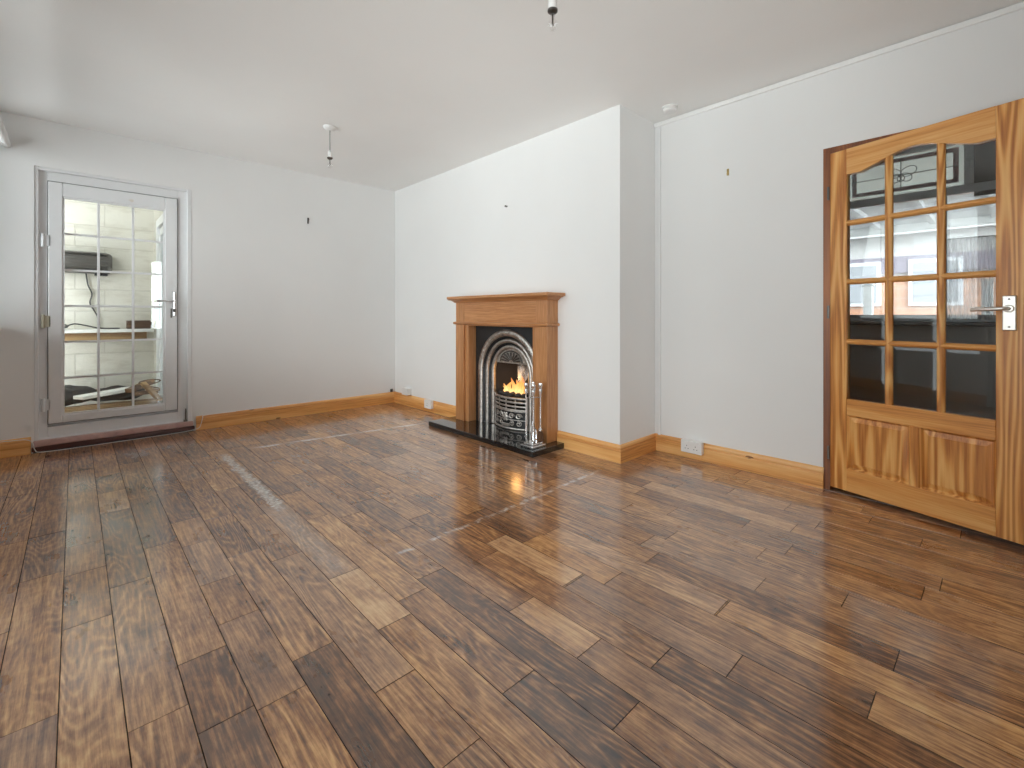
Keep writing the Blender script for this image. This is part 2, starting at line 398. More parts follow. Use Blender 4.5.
def make_floor():
    x_lo, x_hi, y_lo, y_hi = -.62, 3.30, -1.9, 4.972
    rows = {}
    for x, y in JT: rows.setdefault(math.floor((x - X0P) / WP), []).append(y)
    tones = [(*px_floor(*p), t) for p, t in TONES]
    bm = bmesh.new(); data = []
    k0 = math.floor((x_lo - X0P) / WP); k1 = math.ceil((x_hi - X0P) / WP)
    rng = random.Random(21)
    for k in range(k0, k1):
        xa, xb = max(x_lo, X0P + k * WP), min(x_hi, X0P + (k + 1) * WP)
        if xb - xa < .005: continue
        js = sorted([y_lo] + rows.get(k, []) + [y_hi]); full = [js[0]]
        for a, b in zip(js, js[1:]):
            y = a
            while b - y > 1.05:
                s = rng.uniform(.34, .92)
                if b - (y + s) < .3: break
                y += s; full.append(y)
            full.append(b)
        for a, b in zip(full, full[1:]):
            t = min(1, max(0, rng.gauss(.46, .18)))
            for tx, ty, tt in tones:
                if xa <= tx <= xb and a <= ty <= b: t = tt
            hue = min(1, max(0, rng.gauss(.1, .12))); sd = math.floor(rng.random() * 40) + .98 * hue; gx = .0013; dz = rng.uniform(-.0004, .0004)
            o = [bm.verts.new(p) for p in ((xa, a, -.004), (xb, a, -.004), (xb, b, -.004), (xa, b, -.004))]
            i = [bm.verts.new(p) for p in ((xa + gx, a + gx, dz), (xb - gx, a + gx, dz), (xb - gx, b - gx, dz), (xa + gx, b - gx, dz))]
            bm.faces.new(i); data.append((t, sd, 0))
            for q in range(4):
                bm.faces.new((o[q], o[(q + 1) % 4], i[(q + 1) % 4], i[q])); data.append((t, sd, .8))
    # underside slab
    lo = [(x_lo, y_lo), (x_hi, y_lo), (x_hi, y_hi), (x_lo, y_hi)]
    A = [bm.verts.new((x, y, -.005)) for x, y in lo]; B = [bm.verts.new((x, y, -.12)) for x, y in lo]
    bm.faces.new(A); data.append((.3, 0, 1)); bm.faces.new(B[::-1]); data.append((.3, 0, 1))
    for q in range(4): bm.faces.new((A[q], B[q], B[(q + 1) % 4], A[(q + 1) % 4])); data.append((.3, 0, 1))
    me = bpy.data.meshes.new('floor'); bm.to_mesh(me); bm.free()
    at = me.attributes.new('plank', 'FLOAT_VECTOR', 'FACE')
    for i, d in enumerate(data): at.data[i].vector = d
    me.materials.append(M['floor'])
    o = bpy.data.objects.new('floor', me); COL.objects.link(o)
    o['kind'] = 'structure'; o['label'] = 'glossy dark oak plank floor with pale tape marks'
make_floor()

# ------------------------------------------------------------------ shell
mb = MB(); mb.box(XL - .2, XR + .13, YREAR - .1, YD + .2, H, H + .12)
build('ceiling', mb, M['ceil'], label='plain white ceiling of the empty room', **ST)
DX0, DX1, DZ1 = -.222, .757, 2.150              # opening of the glazed door in the back wall
mb = MB()
mb.box(XL - .2, DX0, YD, YD + .2, -.1, H).box(DX1, XR + .13, YD, YD + .2, -.1, H).box(DX0, DX1, YD, YD + .2, DZ1, H)
build('wall_back', mb, M['wall'], label='white wall holding the glazed outer door', **ST)
# chimney breast with a builder's opening for the fire
FY0, FY1, FZ = 2.56, 3.41, .93
mb = MB()
mb.box(XC, XR, YB, FY0, 0, H).box(XC, XR, FY1, YD, 0, H).box(XC, XR, FY0, FY1, FZ, H).box(3.12, XR, FY0, FY1, 0, FZ)
build('wall_chimney', mb, M['wall'], label='white chimney breast above the fireplace', **ST)
OY0, OY1, OZ = -.150, .739, 2.020               # opening of the timber door
mb = MB()
mb.box(XR, XR + .13, OY1, YD, -.1, H).box(XR, XR + .13, YREAR - .1, OY0, -.1, H).box(XR, XR + .13, OY0, OY1, OZ, H)
build('wall_right', mb, M['wall'], label='white wall between chimney breast and timber door', **ST)
WY0, WY1, WZ0, WZ1 = 2.53, 4.90, .93, 2.40
GY0, GY1 = .20, 2.45                            # unseen glazed doors, added to bring daylight onto the floor       # bay window
mb = MB()
mb.box(XL - .2, XL, WY1, YD + .2, -.1, H).box(XL - .2, XL, YREAR - .1, GY0, -.1, H).box(XL - .2, XL, WY0, WY1, -.1, WZ0).box(XL - .2, XL, GY1, WY0, -.1, H).box(XL - .2, XL, WY0, WY1, WZ1, H).box(XL - .2, XL, GY0, GY1, WZ1, H).box(XL - .2, XL, GY0, GY1, -.1, .04)
build('wall_left', mb, M['wall'], label='white wall around the wide side window', **ST)
RX0, RX1, RZ0, RZ1 = 1.08, 1.62, .70, 2.20        # unseen window added behind the viewer to light the back wall
mb = MB(); mb.box(XL, RX0, YREAR - .1, YREAR, -.1, H).box(RX1, XR + .13, YREAR - .1, YREAR, -.1, H).box(RX0, RX1, YREAR - .1, YREAR, -.1, RZ0).box(RX0, RX1, YREAR - .1, YREAR, RZ1, H)
build('wall_rear', mb, M['wall'], label='white wall behind the viewer', **ST)

# bay window: frame, posts and panes
w1 = root('window_1', (XBAY - .05, (WY0 + WY1) / 2, WZ0), label='wide white side window lighting the room', **ST)
x0, x1 = XBAY - .13, XBAY - .06
mb = MB()
mb.box(x0, x1, WY0, WY1, WZ0, WZ0 + .06).box(x0, x1, WY0, WY1, WZ1 - .06, WZ1)
for y in (WY0, (WY0 + WY1) / 2 - .03, WY1 - .06): mb.box(x0, x1, y, y + .06, WZ0 + .06, WZ1 - .06)
build('window_frame', mb, M['upvc'], w1)
mb = MB(); mb.box(XBAY - .10, XBAY - .094, WY0 + .06, WY1 - .06, WZ0 + .06, WZ1 - .06)
build('window_pane', mb, M['glass'], w1)
mb = MB(); mb.box(XBAY - .06, -.386, WY0 + .03, YD - .004, .918, .952, .008)
build('window_sill', mb, M['upvc'], w1)
d4 = root('added_door', (XBAY - .05, (GY0 + GY1) / 2, 0), label='white glazed doors added in the side wall for daylight', **ST)
mb = MB()
mb.box(x0, x1, GY0, GY1, .04, .16).box(x0, x1, GY0, GY1, WZ1 - .08, WZ1)
for y in (GY0, (GY0 + GY1) / 2 - .06, GY1 - .08): mb.box(x0, x1, y, y + .08, .16, WZ1 - .08)
build('door_frame', mb, M['upvc'], d4)
mb = MB(); mb.box(XBAY - .10, XBAY - .094, GY0 + .08, GY1 - .08, .16, WZ1 - .08)
build('pane', mb, M['glass'], d4)
w3 = root('added_window', ((RX0 + RX1) / 2, YREAR - .05, RZ0), label='unseen white window added behind the viewer for daylight', **ST)
mb = MB()
mb.box(RX0, RX1, YREAR - .09, YREAR - .02, RZ0, RZ0 + .06).box(RX0, RX1, YREAR - .09, YREAR - .02, RZ1 - .06, RZ1)
for x in (RX0, (RX0 + RX1) / 2 - .03, RX1 - .06): mb.box(x, x + .06, YREAR - .09, YREAR - .02, RZ0 + .06, RZ1 - .06)
build('window_frame', mb, M['upvc'], w3)
mb = MB(); mb.box(RX0 + .06, RX1 - .06, YREAR - .06, YREAR - .054, RZ0 + .06, RZ1 - .06); build('window_pane', mb, M['glass'], w3)

# ------------------------------------------------------------------ baseboards and trims
SKP = [(0, 0), (.018, 0), (.018, .084), (.0165, .088), (.0120, .089), (.0120, .092), (.0155, .094), (.0150, .104), (.0110, .115), (.005, .124), (0, .125)]
def skirting(name, p0, p1, nrm, mat, label, m0=0, m1=0):
    """moulded skirting from p0 to p1 standing off the wall along nrm; m0/m1 mitre the ends (+ longer outside, - shorter)"""
    p0 = Vector((*p0, 0)); p1 = Vector((*p1, 0)); n = Vector((*nrm, 0)); d = (p1 - p0).normalized()
    mb = MB()
    mb.rings([[p0 + n * a - d * a * m0 + Vector((0, 0, z)) for a, z in SKP], [p1 + n * a + d * a * m1 + Vector((0, 0, z)) for a, z in SKP]])
    build(name, mb, mat, label=label, **ST)
skirting('baseboard_back_near', (XL, YD), (DX0 - .016, YD), (0, -1), M['pine_x'], 'short pine skirting left of the glazed door')
skirting('baseboard_back', (DX1 + .033, YD), (XC, YD), (0, -1), M['pine_x'], 'pine skirting along the back wall', 0, -1)
skirting('baseboard_chimney_far', (XC, 3.592), (XC, YD), (-1, 0), M['pine_y'], 'pine skirting between fire surround and back corner', 0, -1)
skirting('baseboard_chimney', (XC, YB), (XC, 2.408), (-1, 0), M['pine_y'], 'pine skirting right of the fire surround', 1, 0)
skirting('baseboard_return', (XC, YB), (XR, YB), (0, -1), M['pine_x'], 'short pine skirting on the chimney side', 1, -1)
skirting('baseboard_right', (XR, YB), (XR, OY1 - .004), (-1, 0), M['pine_y'], 'pine skirting running up to the timber door', -1, 0)
skirting('baseboard_left', (XL, GY1 + .01), (XL, YD), (1, 0), M['pine_y'], 'pine skirting below the side window', 0, -1)
mb = MB(); mb.box(XR - .014, XR, YREAR, YB, H - .036, H - .004, .005)
build('trim_1', mb, M['ceil'], label='white batten under the ceiling above the timber door wall', **ST)
mb = MB(); mb.box(XR - .012, XR, YB - .052, YB - .030, .122, H - .036, .003)
build('trim_2', mb, M['wall'], label='white vertical cable cover in the recess corner', **ST)
# door lining of the timber door
LT = .036
mb = MB()
mb.box(XR - .002, XR + .132, OY1 - LT, OY1, 0, OZ, .002).box(XR - .002, XR + .132, OY0, OY0 + LT, 0, OZ, .002).box(XR - .002, XR + .132, OY0 + LT, OY1 - LT, OZ - LT, OZ, .002)
mb.box(XR + .05, XR + .062, OY1 - LT - .012, OY1 - LT, 0, OZ - LT).box(XR + .05, XR + .062, OY0 + LT, OY0 + LT + .012, 0, OZ - LT)
build('trim_3', mb, M['lining'], label='brown timber lining around the open door', **ST)

# ------------------------------------------------------------------ glazed white outer door (door_1)
d1 = root('door_1', (.267, YD + .05, 0), label='white glazed outer door with thin glazing bars', **ST)
fy0, fy1 = YD + .030, YD + .100
mb = MB()
mb.box(DX0, DX0 + .070, fy0, fy1, .062, DZ1, .004).box(DX1 - .098, DX1, fy0, fy1, .062, DZ1, .004)
mb.box(DX0 + .070, DX1 - .098, fy0, fy1, 2.058, DZ1, .004).box(DX0 + .070, DX1 - .098, fy0, fy1, .062, .178, .004)
mb.box(DX0, DX0 + .022, fy0 - .024, fy0, .062, DZ1, .003).box(DX1 - .030, DX1, fy0 - .034, fy0, .036, DZ1, .003).box(DX0 + .022, DX1 - .030, fy0 - .024, fy0, DZ1 - .022, DZ1, .003)
mb.box(DX0 + .022, DX1 - .03, fy0 - .02, fy0, .062, .10, .004)
mb.box(DX0 + .07, DX0 + .098, YD + .078, fy1, .178, 2.058).box(DX1 - .126, DX1 - .098, YD + .078, fy1, .178, 2.058).box(DX0 + .098, DX1 - .126, YD + .078, fy1, .178, .210).box(DX0 + .098, DX1 - .126, YD + .078, fy1, 2.026, 2.058)
build('door_frame', mb, M['upvc'], d1)
LX0, LX1, LZ0, LZ1 = -.148, .655, .202, 2.052
GX0, GX1, GZ0, GZ1 = -.070, .569, .260, 1.948
ly0, ly1 = YD + .014, YD + .074
mb = MB()
mb.box(LX0, GX0, ly0, ly1, LZ0, LZ1, .005).box(GX1, LX1, ly0, ly1, LZ0, LZ1, .005)
mb.box(GX0, GX1, ly0, ly1, LZ0, GZ0, .005).box(GX0, GX1, ly0, ly1, GZ1, LZ1, .005)
b = .012
mb.box(GX0, GX0 + b, ly0 + .006, ly0 + .03, GZ0, GZ1).box(GX1 - b, GX1, ly0 + .006, ly0 + .03, GZ0, GZ1).box(GX0 + b, GX1 - b, ly0 + .006, ly0 + .03, GZ0, GZ0 + b).box(GX0 + b, GX1 - b, ly0 + .006, ly0 + .03, GZ1 - b, GZ1)
build('door_leaf', mb, M['upvc'], d1)
mb = MB(); t = .005
mb.box(LX0 - t, LX0, ly0 + .008, ly0 + .02, LZ0 - t, LZ1 + t).box(LX1, LX1 + t, ly0 + .008, ly0 + .02, LZ0 - t, LZ1 + t).box(LX0, LX1, ly0 + .008, ly0 + .02, LZ1, LZ1 + t).box(LX0, LX1, ly0 + .008, ly0 + .02, LZ0 - t, LZ0)
build('gasket', mb, M['gasket'], d1)
mb = MB(); mb.box(GX0, GX1, ly0 + .048, ly0 + .054, GZ0, GZ1)
build('pane', mb, M['glass'], d1)
cols = [GX0 + (GX1 - GX0) * k / 3 - .004 * (k == 1) for k in (1, 2)]
rows_ = [GZ0 + (GZ1 - GZ0) * k / 6 for k in range(1, 6)]
for x in cols:
    mb = MB(); mb.box(x - .0085, x + .0085, ly0 + .036, ly0 + .046, GZ0, GZ1, .002); build('glazing_bar', mb, M['upvc'], d1)
for z in rows_:
    mb = MB(); mb.box(GX0, GX1, ly0 + .037, ly0 + .045, z - .0085, z + .0085, .002); build('glazing_bar', mb, M['upvc'], d1)
hx, hz = .628, 1.135
mb = MB(); mb.box(hx - .006, hx + .010, ly0 - .010, ly0, hz - .11, hz + .10, .003)
hd = build('handle', mb, M['chrome'], d1)
mb = MB(); mb.cyl((hx + .002, ly0 - .008, hz + .02), (hx + .002, ly0 - .05, hz + .02), .010); mb.tube([(hx + .008, ly0 - .048, hz + .02), (hx - .04, ly0 - .05, hz + .021), (hx - .12, ly0 - .046, hz + .020)], .0075, 10)
build('lever', mb, M['chrome'], hd, smooth=True)
mb = MB(); mb.cyl((hx + .002, ly0 - .004, hz - .055), (hx + .002, ly0 - .02, hz - .055), .009)
mb.box(hx - .006, hx + .010, ly0 - .045, ly0 - .041, hz - .075, hz - .045, .002); mb.cyl((hx + .002, ly0 - .02, hz - .055), (hx + .002, ly0 - .042, hz - .055), .003)
mb.box(hx - .026, hx - .014, ly0 - .040, ly0 - .036, hz - .125, hz - .045, .002)
build('key', mb, M['steel'], hd)
for z, mt in ((.35, 'upvc'), (.985, 'stain'), (1.60, 'upvc')):
    mb = MB(); mb.cyl((LX0 - .028, fy0 - .014, z - .05), (LX0 - .028, fy0 - .014, z + .05), .011, seg=12, bev=.002); mb.box(LX0 - .028, LX0 + .012, fy0 - .016, fy0 - .008, z - .042, z + .042)
    build('hinge', mb, M[mt], d1, **({'label': 'yellowed white hinge'} if mt == 'stain' else {}))
mb = MB(); mb.box(.713, .722, fy0 - .012, fy0, .10, .20, .002); mb.box(.700, .735, fy0 - .032, fy0, .083, .103, .004)
build('bolt', mb, M['steel'], d1)
mb = MB(); mb.cyl((.345, ly0 - .004, 1.985), (.345, ly0 + .01, 1.985), .012); mb.box(.325, .345, ly0 - .003, ly0 + .01, 1.984, 1.992, .001)
build('catch', mb, M['satin'], d1)
mb = MB(); mb.box(DX0 - .012, DX1 + .02, YD - .030, YD + .10, .012, .046, .006)
build('threshold', mb, M['threshold'], d1)
mb = MB(); mb.box(DX0 - .006, DX1 + .010, YD - .026, YD + .03, .046, .090, .008); build('threshold_nosing', mb, M['nosing'], d1, label='worn pinkish nosing')
mb = MB(); mb.box(DX0 - .005, DX1 + .012, YD - .012, YD + .08, 0, .014)
build('threshold_gap', mb, M['black'], d1)  # black strip stands in for the shade in the gap underneath
mb = MB()
pts = [(XL + .03, YD - .030, .128), (-.33, YD - .028, .118), (-.26, YD - .032, .112), (-.228, YD - .036, .085), (-.215, YD - .040, .03), (-.17, YD - .042, .008), (.1, YD - .045, .006), (.45, YD - .042, .006), (.70, YD - .042, .010), (.80, YD - .036, .022), (.825, YD - .026, .06), (.838, YD - .0245, .11), (.86, YD - .020, .128), (1.1, YD - .018, .128)]
def smooth_path(pts, n=6):
    P = [Vector(p) for p in pts]; out = []
    for i in range(len(P) - 1):
        a, b_, c, d = P[max(i - 1, 0)], P[i], P[i + 1], P[min(i + 2, len(P) - 1)]
        for k in range(n):
            t = k / n
            out.append(.5 * ((2 * b_) + (c - a) * t + (2 * a - 5 * b_ + 4 * c - d) * t * t + (3 * b_ - a - 3 * c + d) * t ** 3))
    return out + [P[-1]]
mb.tube(smooth_path(pts), .0028, 6)
build('cable', mb, M['plastic'], at=(.1, YD - .045, .006), smooth=True, label='thin white cable along the threshold of the glazed door', category='cable')

# ------------------------------------------------------------------ lean-to behind the glazed door
mb = MB(); mb.box(-1.3, 0.720, YD + .2, YL2 + .1, -.12, -.02); build('floor_lean_to', mb, M['concrete'], label='concrete floor of the lean-to', **ST)
mb = MB(); mb.box(-1.3, 0.720, YL2, YL2 + .1, -.02, 2.5); build('wall_lean_to_back', mb, M['block'], label='cream painted block wall of the lean-to', **ST)
mb = MB(); mb.box(-1.4, -1.3, YD + .2, YL2 + .1, -.02, 2.5); build('wall_lean_to_left', mb, M['block'], label='side wall of the lean-to', **ST)
mb = MB(); mb.box(0.620, 0.720, YD + .2, YL2, 2.02, 2.5).box(0.620, 0.720, 6.12, YL2, -.02, 2.02); build('wall_lean_to_right', mb, M['block'], label='end wall of the lean-to around its outer door', **ST)
mb = MB()
n = 60
mb.rings([[(-1.4 + 2.120 * k / n, y, z + .012 * math.sin(k * 1.9)) for k in range(n + 1)] for y, z in ((YD + .2, 2.62), (YL2 + .1, 2.5))], closed_ring=False)
build('ceiling_lean_to', mb, M['roofsheet'], label='translucent corrugated roof of the lean-to', **ST)
d3 = root('door_3', (0.660, 5.65, 0), label='white glazed side door seen through the glazed outer door', **ST)
mb = MB(); mb.box(0.620, 0.700, 5.17, 5.25, 0, 2.02).box(0.620, 0.700, 6.04, 6.12, 0, 2.02).box(0.620, 0.700, 5.25, 6.04, 1.94, 2.02).box(0.620, 0.700, 5.25, 6.04, 0, .12)
build('door_frame', mb, M['upvc'], d3)
mb = MB(); mb.box(0.640, 0.690, 5.255, 5.33, .125, 1.935).box(0.640, 0.690, 5.96, 6.035, .125, 1.935).box(0.640, 0.690, 5.33, 5.96, .125, .22).box(0.640, 0.690, 5.33, 5.96, 1.85, 1.935)
build('door_leaf', mb, M['upvc'], d3)
mb = MB(); mb.box(0.660, 0.665, 5.33, 5.96, .22, 1.85); build('pane', mb, M['glass'], d3)
mb = MB(); mb.box(0.632, 0.640, 5.98, 6.01, .95, 1.22, .003); mb.tube([(0.635, 5.995, 1.10), (0.595, 5.995, 1.10), (0.592, 5.90, 1.10)], .009, 8); build('handle', mb, M['steel'], d3)

def at_y(u, v, y):
    r = (u - CXP) / FPX; s, c = math.sin(YAW), math.cos(YAW); k = y / (c - s * r)
    return Vector((k * (s + c * r), y, CAM_H + k * (CYP - v) / FPX))
# wall heater
hy = YL2 - .14
a = at_y(50, 270, hy); b_ = at_y(112.5, 254, hy)
htr = root('wall_heater', ((a.x + b_.x) / 2, YL2, (a.z + b_.z) / 2), label='dark grey slatted heater on the lean-to wall', category='heater')
zc, hh = (a.z + b_.z) / 2, .105
mb = MB(); nseg = 20
mb.rings([[(x, YL2 - .005 - d, zc + z) for d, z in ((0, -hh * sc), (.09 * sc, -hh * sc), (.135 * sc, -hh * .55 * sc), (.14 * sc, hh * .5 * sc), (.09 * sc, hh * sc), (0, hh * sc))]
          for x, sc in ((a.x, .9), (a.x + .02, 1), (b_.x - .05, 1), (b_.x - .02, .93), (b_.x, .78))])
build('casing', mb, M['heater'], htr, smooth=True)
for k in range(7):
    z = zc - hh * .8 + hh * 1.6 * k / 6
    mb = MB(); mb.box(a.x + .02, b_.x - .03, YL2 - .152, YL2 - .12, z - .006, z + .006, .002); build('slat', mb, M['steel'], htr)
mb = MB(); cx = (a.x + b_.x) / 2 + .14
mb.box(cx - .05, cx + .05, YL2 - .10, YL2 - .01, zc - hh - .02, zc - hh, .005); build('bracket', mb, M['black'], htr)
c0 = at_y(86, 272, YL2 - .02)
mb = MB(); mb.tube(smooth_path([at_y(*p, YL2 - .02) for p in ((86, 273), (88, 285), (92, 294), (90, 303), (95, 312), (99, 319), (99.5, 328))]), .006, 6)
build('heater_cord', mb, M['black'], at=c0, smooth=True, label='black cord hanging below the slatted heater', category='cord')
# shelf on the lean-to wall
sy0 = YL2 - .24
s0 = at_y(40, 332, sy0); s1 = at_y(154, 332, sy0); sz = at_y(100, 329.5, sy0).z
sh = root('shelf', ((s0.x + s1.x) / 2, YL2, sz), label='long pale shelf on the lean-to wall below the heater', category='shelf')
mb = MB(); mb.box(s0.x, s1.x, sy0, YL2, sz - .032, sz, .004); build('shelf_board', mb, M['offcut'], sh)
mb = MB(); mb.box(s0.x, s1.x - .04, YL2 - .022, YL2, sz - .12, sz - .032, .003); build('batten', mb, M['rough'], sh)
def on_shelf(u, y): return at_y(u, 329.5, y).x
xb0, xb1 = on_shelf(127, YL2 - .16), on_shelf(150, YL2 - .16)
mb = MB(); mb.box(xb0, xb1, YL2 - .19, YL2 - .08, sz, sz + .085, .004)
for k in range(5): mb.box(xb0 + .03 + k * .05, xb0 + .05 + k * .05, YL2 - .194, YL2 - .188, sz + .01, sz + .07, .002)
build('wooden_block', mb, M['scrap'], at=((xb0 + xb1) / 2, YL2 - .13, sz), label='brown wooden block on the lean-to shelf', category='block')
xs = on_shelf(155, YL2 - .15)
mb = MB(); mb.lathe((xs, YL2 - .12, sz), [(.03, 0), (.034, .01), (.034, .06), (.026, .075), (.015, .085), (.015, .1)], 16)
build('jar', mb, M['brass'], at=(xs, YL2 - .12, sz), smooth=True, label='small tan jar at the end of the lean-to shelf', category='jar')
mb = MB(); x0 = on_shelf(62, YL2 - .14)
mb.tube(smooth_path([(x0 + a_, YL2 - .14 + b2, sz + c_) for a_, b2, c_ in ((-.05, 0, .03), (.0, .02, .055), (.04, 0, .03), (.01, -.03, .02), (.08, 0, .055), (.16, .02, .04), (.26, 0, .012), (.34, -.02, .008), (.42, .01, .007))]), .0065, 6)
build('extension_lead', mb, M['black'], at=(x0, YL2 - .14, sz), smooth=True, label='coiled black lead on the left of the lean-to shelf', category='cable')
# bench of boards with offcuts on it
by0 = YD + .42
bz = .175
bn = root('bench', (.3, YL2 - .4, -.02), label='low rough bench of boards behind the glazed door', category='bench')
mb = MB(); mb.box(-1.1, .60, by0, YL2 - .28, bz - .03, bz, .003); build('bench_top', mb, M['rough'], bn)
for x in (-1.0, .54):
    for y in (by0 + .05, YL2 - .36):
        mb = MB(); mb.box(x - .035, x + .035, y - .03, y + .03, -.02, bz - .03); build('leg', mb, M['scrap'], bn)
def board(name, u0, v0, u1, v1, y0, y1, w, th, mat, label, cat='board', z=None):
    A = at_y(u0, v0, y0); B = at_y(u1, v1, y1); d = B - A; L = d.length
    xx = d.normalized(); zz = Vector((0, 0, 1)); zz = (zz - xx * zz.dot(xx)).normalized(); yy = zz.cross(xx)
    rot = Matrix((xx, yy, zz)).transposed()
    mb = MB(); mb.rbox((A + B) / 2, (L, w, th), rot, .004); build(name, mb, mat, at=(A + B) / 2, label=label, category=cat)
board('offcut', 78, 398, 134, 388, 5.62, 5.86, .13, .03, M['offcut'], 'white plank offcut lying across the bench boards')
board('timber_scrap', 128, 391, 152, 381, 5.72, 5.95, .06, .04, M['scrap'], 'brown timber scrap tilted on the bench, upper one', 'timber')
board('timber_scrap', 133, 394, 157, 391, 5.62, 5.72, .05, .035, M['scrap'], 'brown timber scrap lying low at the bench end', 'timber')
board('timber_scrap', 143, 383, 160, 400, 5.75, 5.55, .045, .03, M['rough'], 'pale timber scrap leaning down at the bench end', 'timber')
A = at_y(66, 390, 5.98)
mb = MB(); mb.ico((A.x, A.y, bz + .105), .15, 3, (1.5, .5, .62), .012)
build('sack', mb, M['bag'], at=(A.x, A.y, bz), smooth=True, label='black sack slumped at the left of the bench', category='sack')
A = at_y(118, 386, 5.98)
mb = MB(); mb.ico((A.x, A.y, bz + .085), .13, 3, (1.7, .45, .55), .012)
build('sack', mb, M['bag'], at=(A.x, A.y, bz), smooth=True, label='black sack behind the white offcut', category='sack')
A = at_y(148, 388, 5.9)
mb = MB()
mb.tube(smooth_path([(A.x + (.09 + .02 * math.sin(k * 1.7)) * math.cos(k * .62), A.y + .05 * math.sin(k * .62), bz + .09 + .05 * math.sin(k * .37) + .003 * k) for k in range(26)], 3), .006, 6)
build('wire_coil', mb, M['scrap'], at=(A.x, A.y, bz), smooth=True, label='tangled coil of brown wire over the timber scraps', category='wire')

# ------------------------------------------------------------------ timber door (door_2), local x along the leaf, y out of the room, z up
d2 = root('door_2', (XR, OY1 - LT + .002, 0), math.atan2(-math.cos(DA), -math.sin(DA)), label='open stripped pine door with twelve bevelled panes', **ST)
TH = .040; LW = .800; Z0, Z1 = .022, 1.984
ga, gb = .088, .706; bars = [(.269, .305), (.489, .523)]
def L(**k): return dict(local=True, **k)
def arch(t):
    """lower edge of the shaped top rail"""
    c = (ga + gb) / 2; q = min(1, abs(t - c) / .262)
    s = 1 - q; s = s * s * (3 - 2 * s)
    dip = -.006 * math.exp(-((q - .93) / .12) ** 2)
    return 1.842 + .062 * s + dip
for x0, x1 in ((0, ga), (gb, LW)):
    mb = MB(); mb.box(x0, x1, 0, TH, Z0, Z1, .003); build('stile', mb, M['gold_pine_z'], d2, local=True)
ts = [ga + (gb - ga) * k / 48 for k in range(49)]
mb = MB(); mb.prism([(t, arch(t)) for t in ts] + [(gb, Z1), (ga, Z1)], lambda u, v, d: Vector((u, d, v)), .0005, TH - .0005)
build('top_rail', mb, M['gold_pine_x'], d2, local=True)
mb = MB(); mb.box(ga, gb, .0005, TH - .0005, .458, .551, .003); build('lock_rail', mb, M['gold_pine_x'], d2, local=True)
mb = MB(); mb.box(ga, gb, .0005, TH - .0005, Z0, .150, .003); build('bottom_rail', mb, M['gold_pine_x'], d2, local=True)
mb = MB(); mb.box(.384, .424, .001, TH - .001, .150, .458, .003); build('mullion', mb, M['gold_pine_z'], d2, local=True)
def barv(x0, x1, z0, z1):
    mb = MB(); c = (x0 + x1) / 2; w = (x1 - x0) / 2
    P = [(-w, .016), (-w * .75, .009), (-w * .35, .003), (0, .001), (w * .35, .003), (w * .75, .009), (w, .016), (w, TH - .016), (w * .4, TH - .004), (-w * .4, TH - .004), (-w, TH - .016)]
    mb.rings([[(c + a, d, z) for a, d in P] for z in (z0, z1)]); return mb
def barh(z0, z1, x0, x1):
    mb = MB(); c = (z0 + z1) / 2; w = (z1 - z0) / 2
    P = [(-w, .016), (-w * .75, .009), (-w * .35, .003), (0, .0015), (w * .35, .003), (w * .75, .009), (w, .016), (w, TH - .016), (w * .4, TH - .004), (-w * .4, TH - .004), (-w, TH - .016)]
    mb.rings([[(x, d, c + a) for a, d in P] for x in (x0, x1)]); return mb
for x0, x1 in bars: build('glazing_bar', barv(x0, x1, .551, arch((x0 + x1) / 2) + .004), M['gold_pine_z'], d2, local=True, smooth=True)
rowz = [.879, 1.222, 1.560]
for z in rowz: build('glazing_bar', barh(z - .0155, z + .0155, ga, gb), M['gold_pine_x'], d2, local=True, smooth=True)
colx = [(ga, bars[0][0]), (bars[0][1], bars[1][0]), (bars[1][1], gb)]
zr = [(.551, rowz[0] - .0155), (rowz[0] + .0155, rowz[1] - .0155), (rowz[1] + .0155, rowz[2] - .0155), (rowz[2] + .0155, None)]
def pane(x0, x1, z0, z1):
    """bevelled pane: flat middle, sloped border on the room side"""
    n = 12; top = (lambda t: arch(t) - .0005) if z1 is None else (lambda t: z1)
    xs = [x0 + (x1 - x0) * k / n for k in range(n + 1)]; bw = .016
    out = [(x, z0) for x in xs] + [(x, top(x)) for x in reversed(xs)]
    def inn(x, z, up):
        u = min(max(x, x0 + bw), x1 - bw)
        return (u, (top(u) - bw) if up else z0 + bw)
    inner = [inn(x, z0, False) for x in xs] + [inn(x, 0, True) for x in reversed(xs)]
    mb = MB(); bm = mb.b; yo, yi, yb = .0205, .0185, .0235
    O = [bm.verts.new((x, yo, z)) for x, z in out]; I = [bm.verts.new((x, yi, z)) for x, z in inner]; B = [bm.verts.new((x, yb, z)) for x, z in out]
    m = len(out)
    for i in range(m):
        k = (i + 1) % m
        for f in ((O[i], O[k], I[k], I[i]), (O[k], O[i], B[i], B[k])):
            try: bm.faces.new(f)
            except ValueError: pass
    bm.faces.new(I); bm.faces.new(B[::-1])
    bmesh.ops.remove_doubles(bm, verts=bm.verts, dist=1e-5)
    return mb
for z0, z1 in zr:
    for x0, x1 in colx: build('pane', pane(x0, x1, z0, z1), M['doorglass'], d2, local=True)
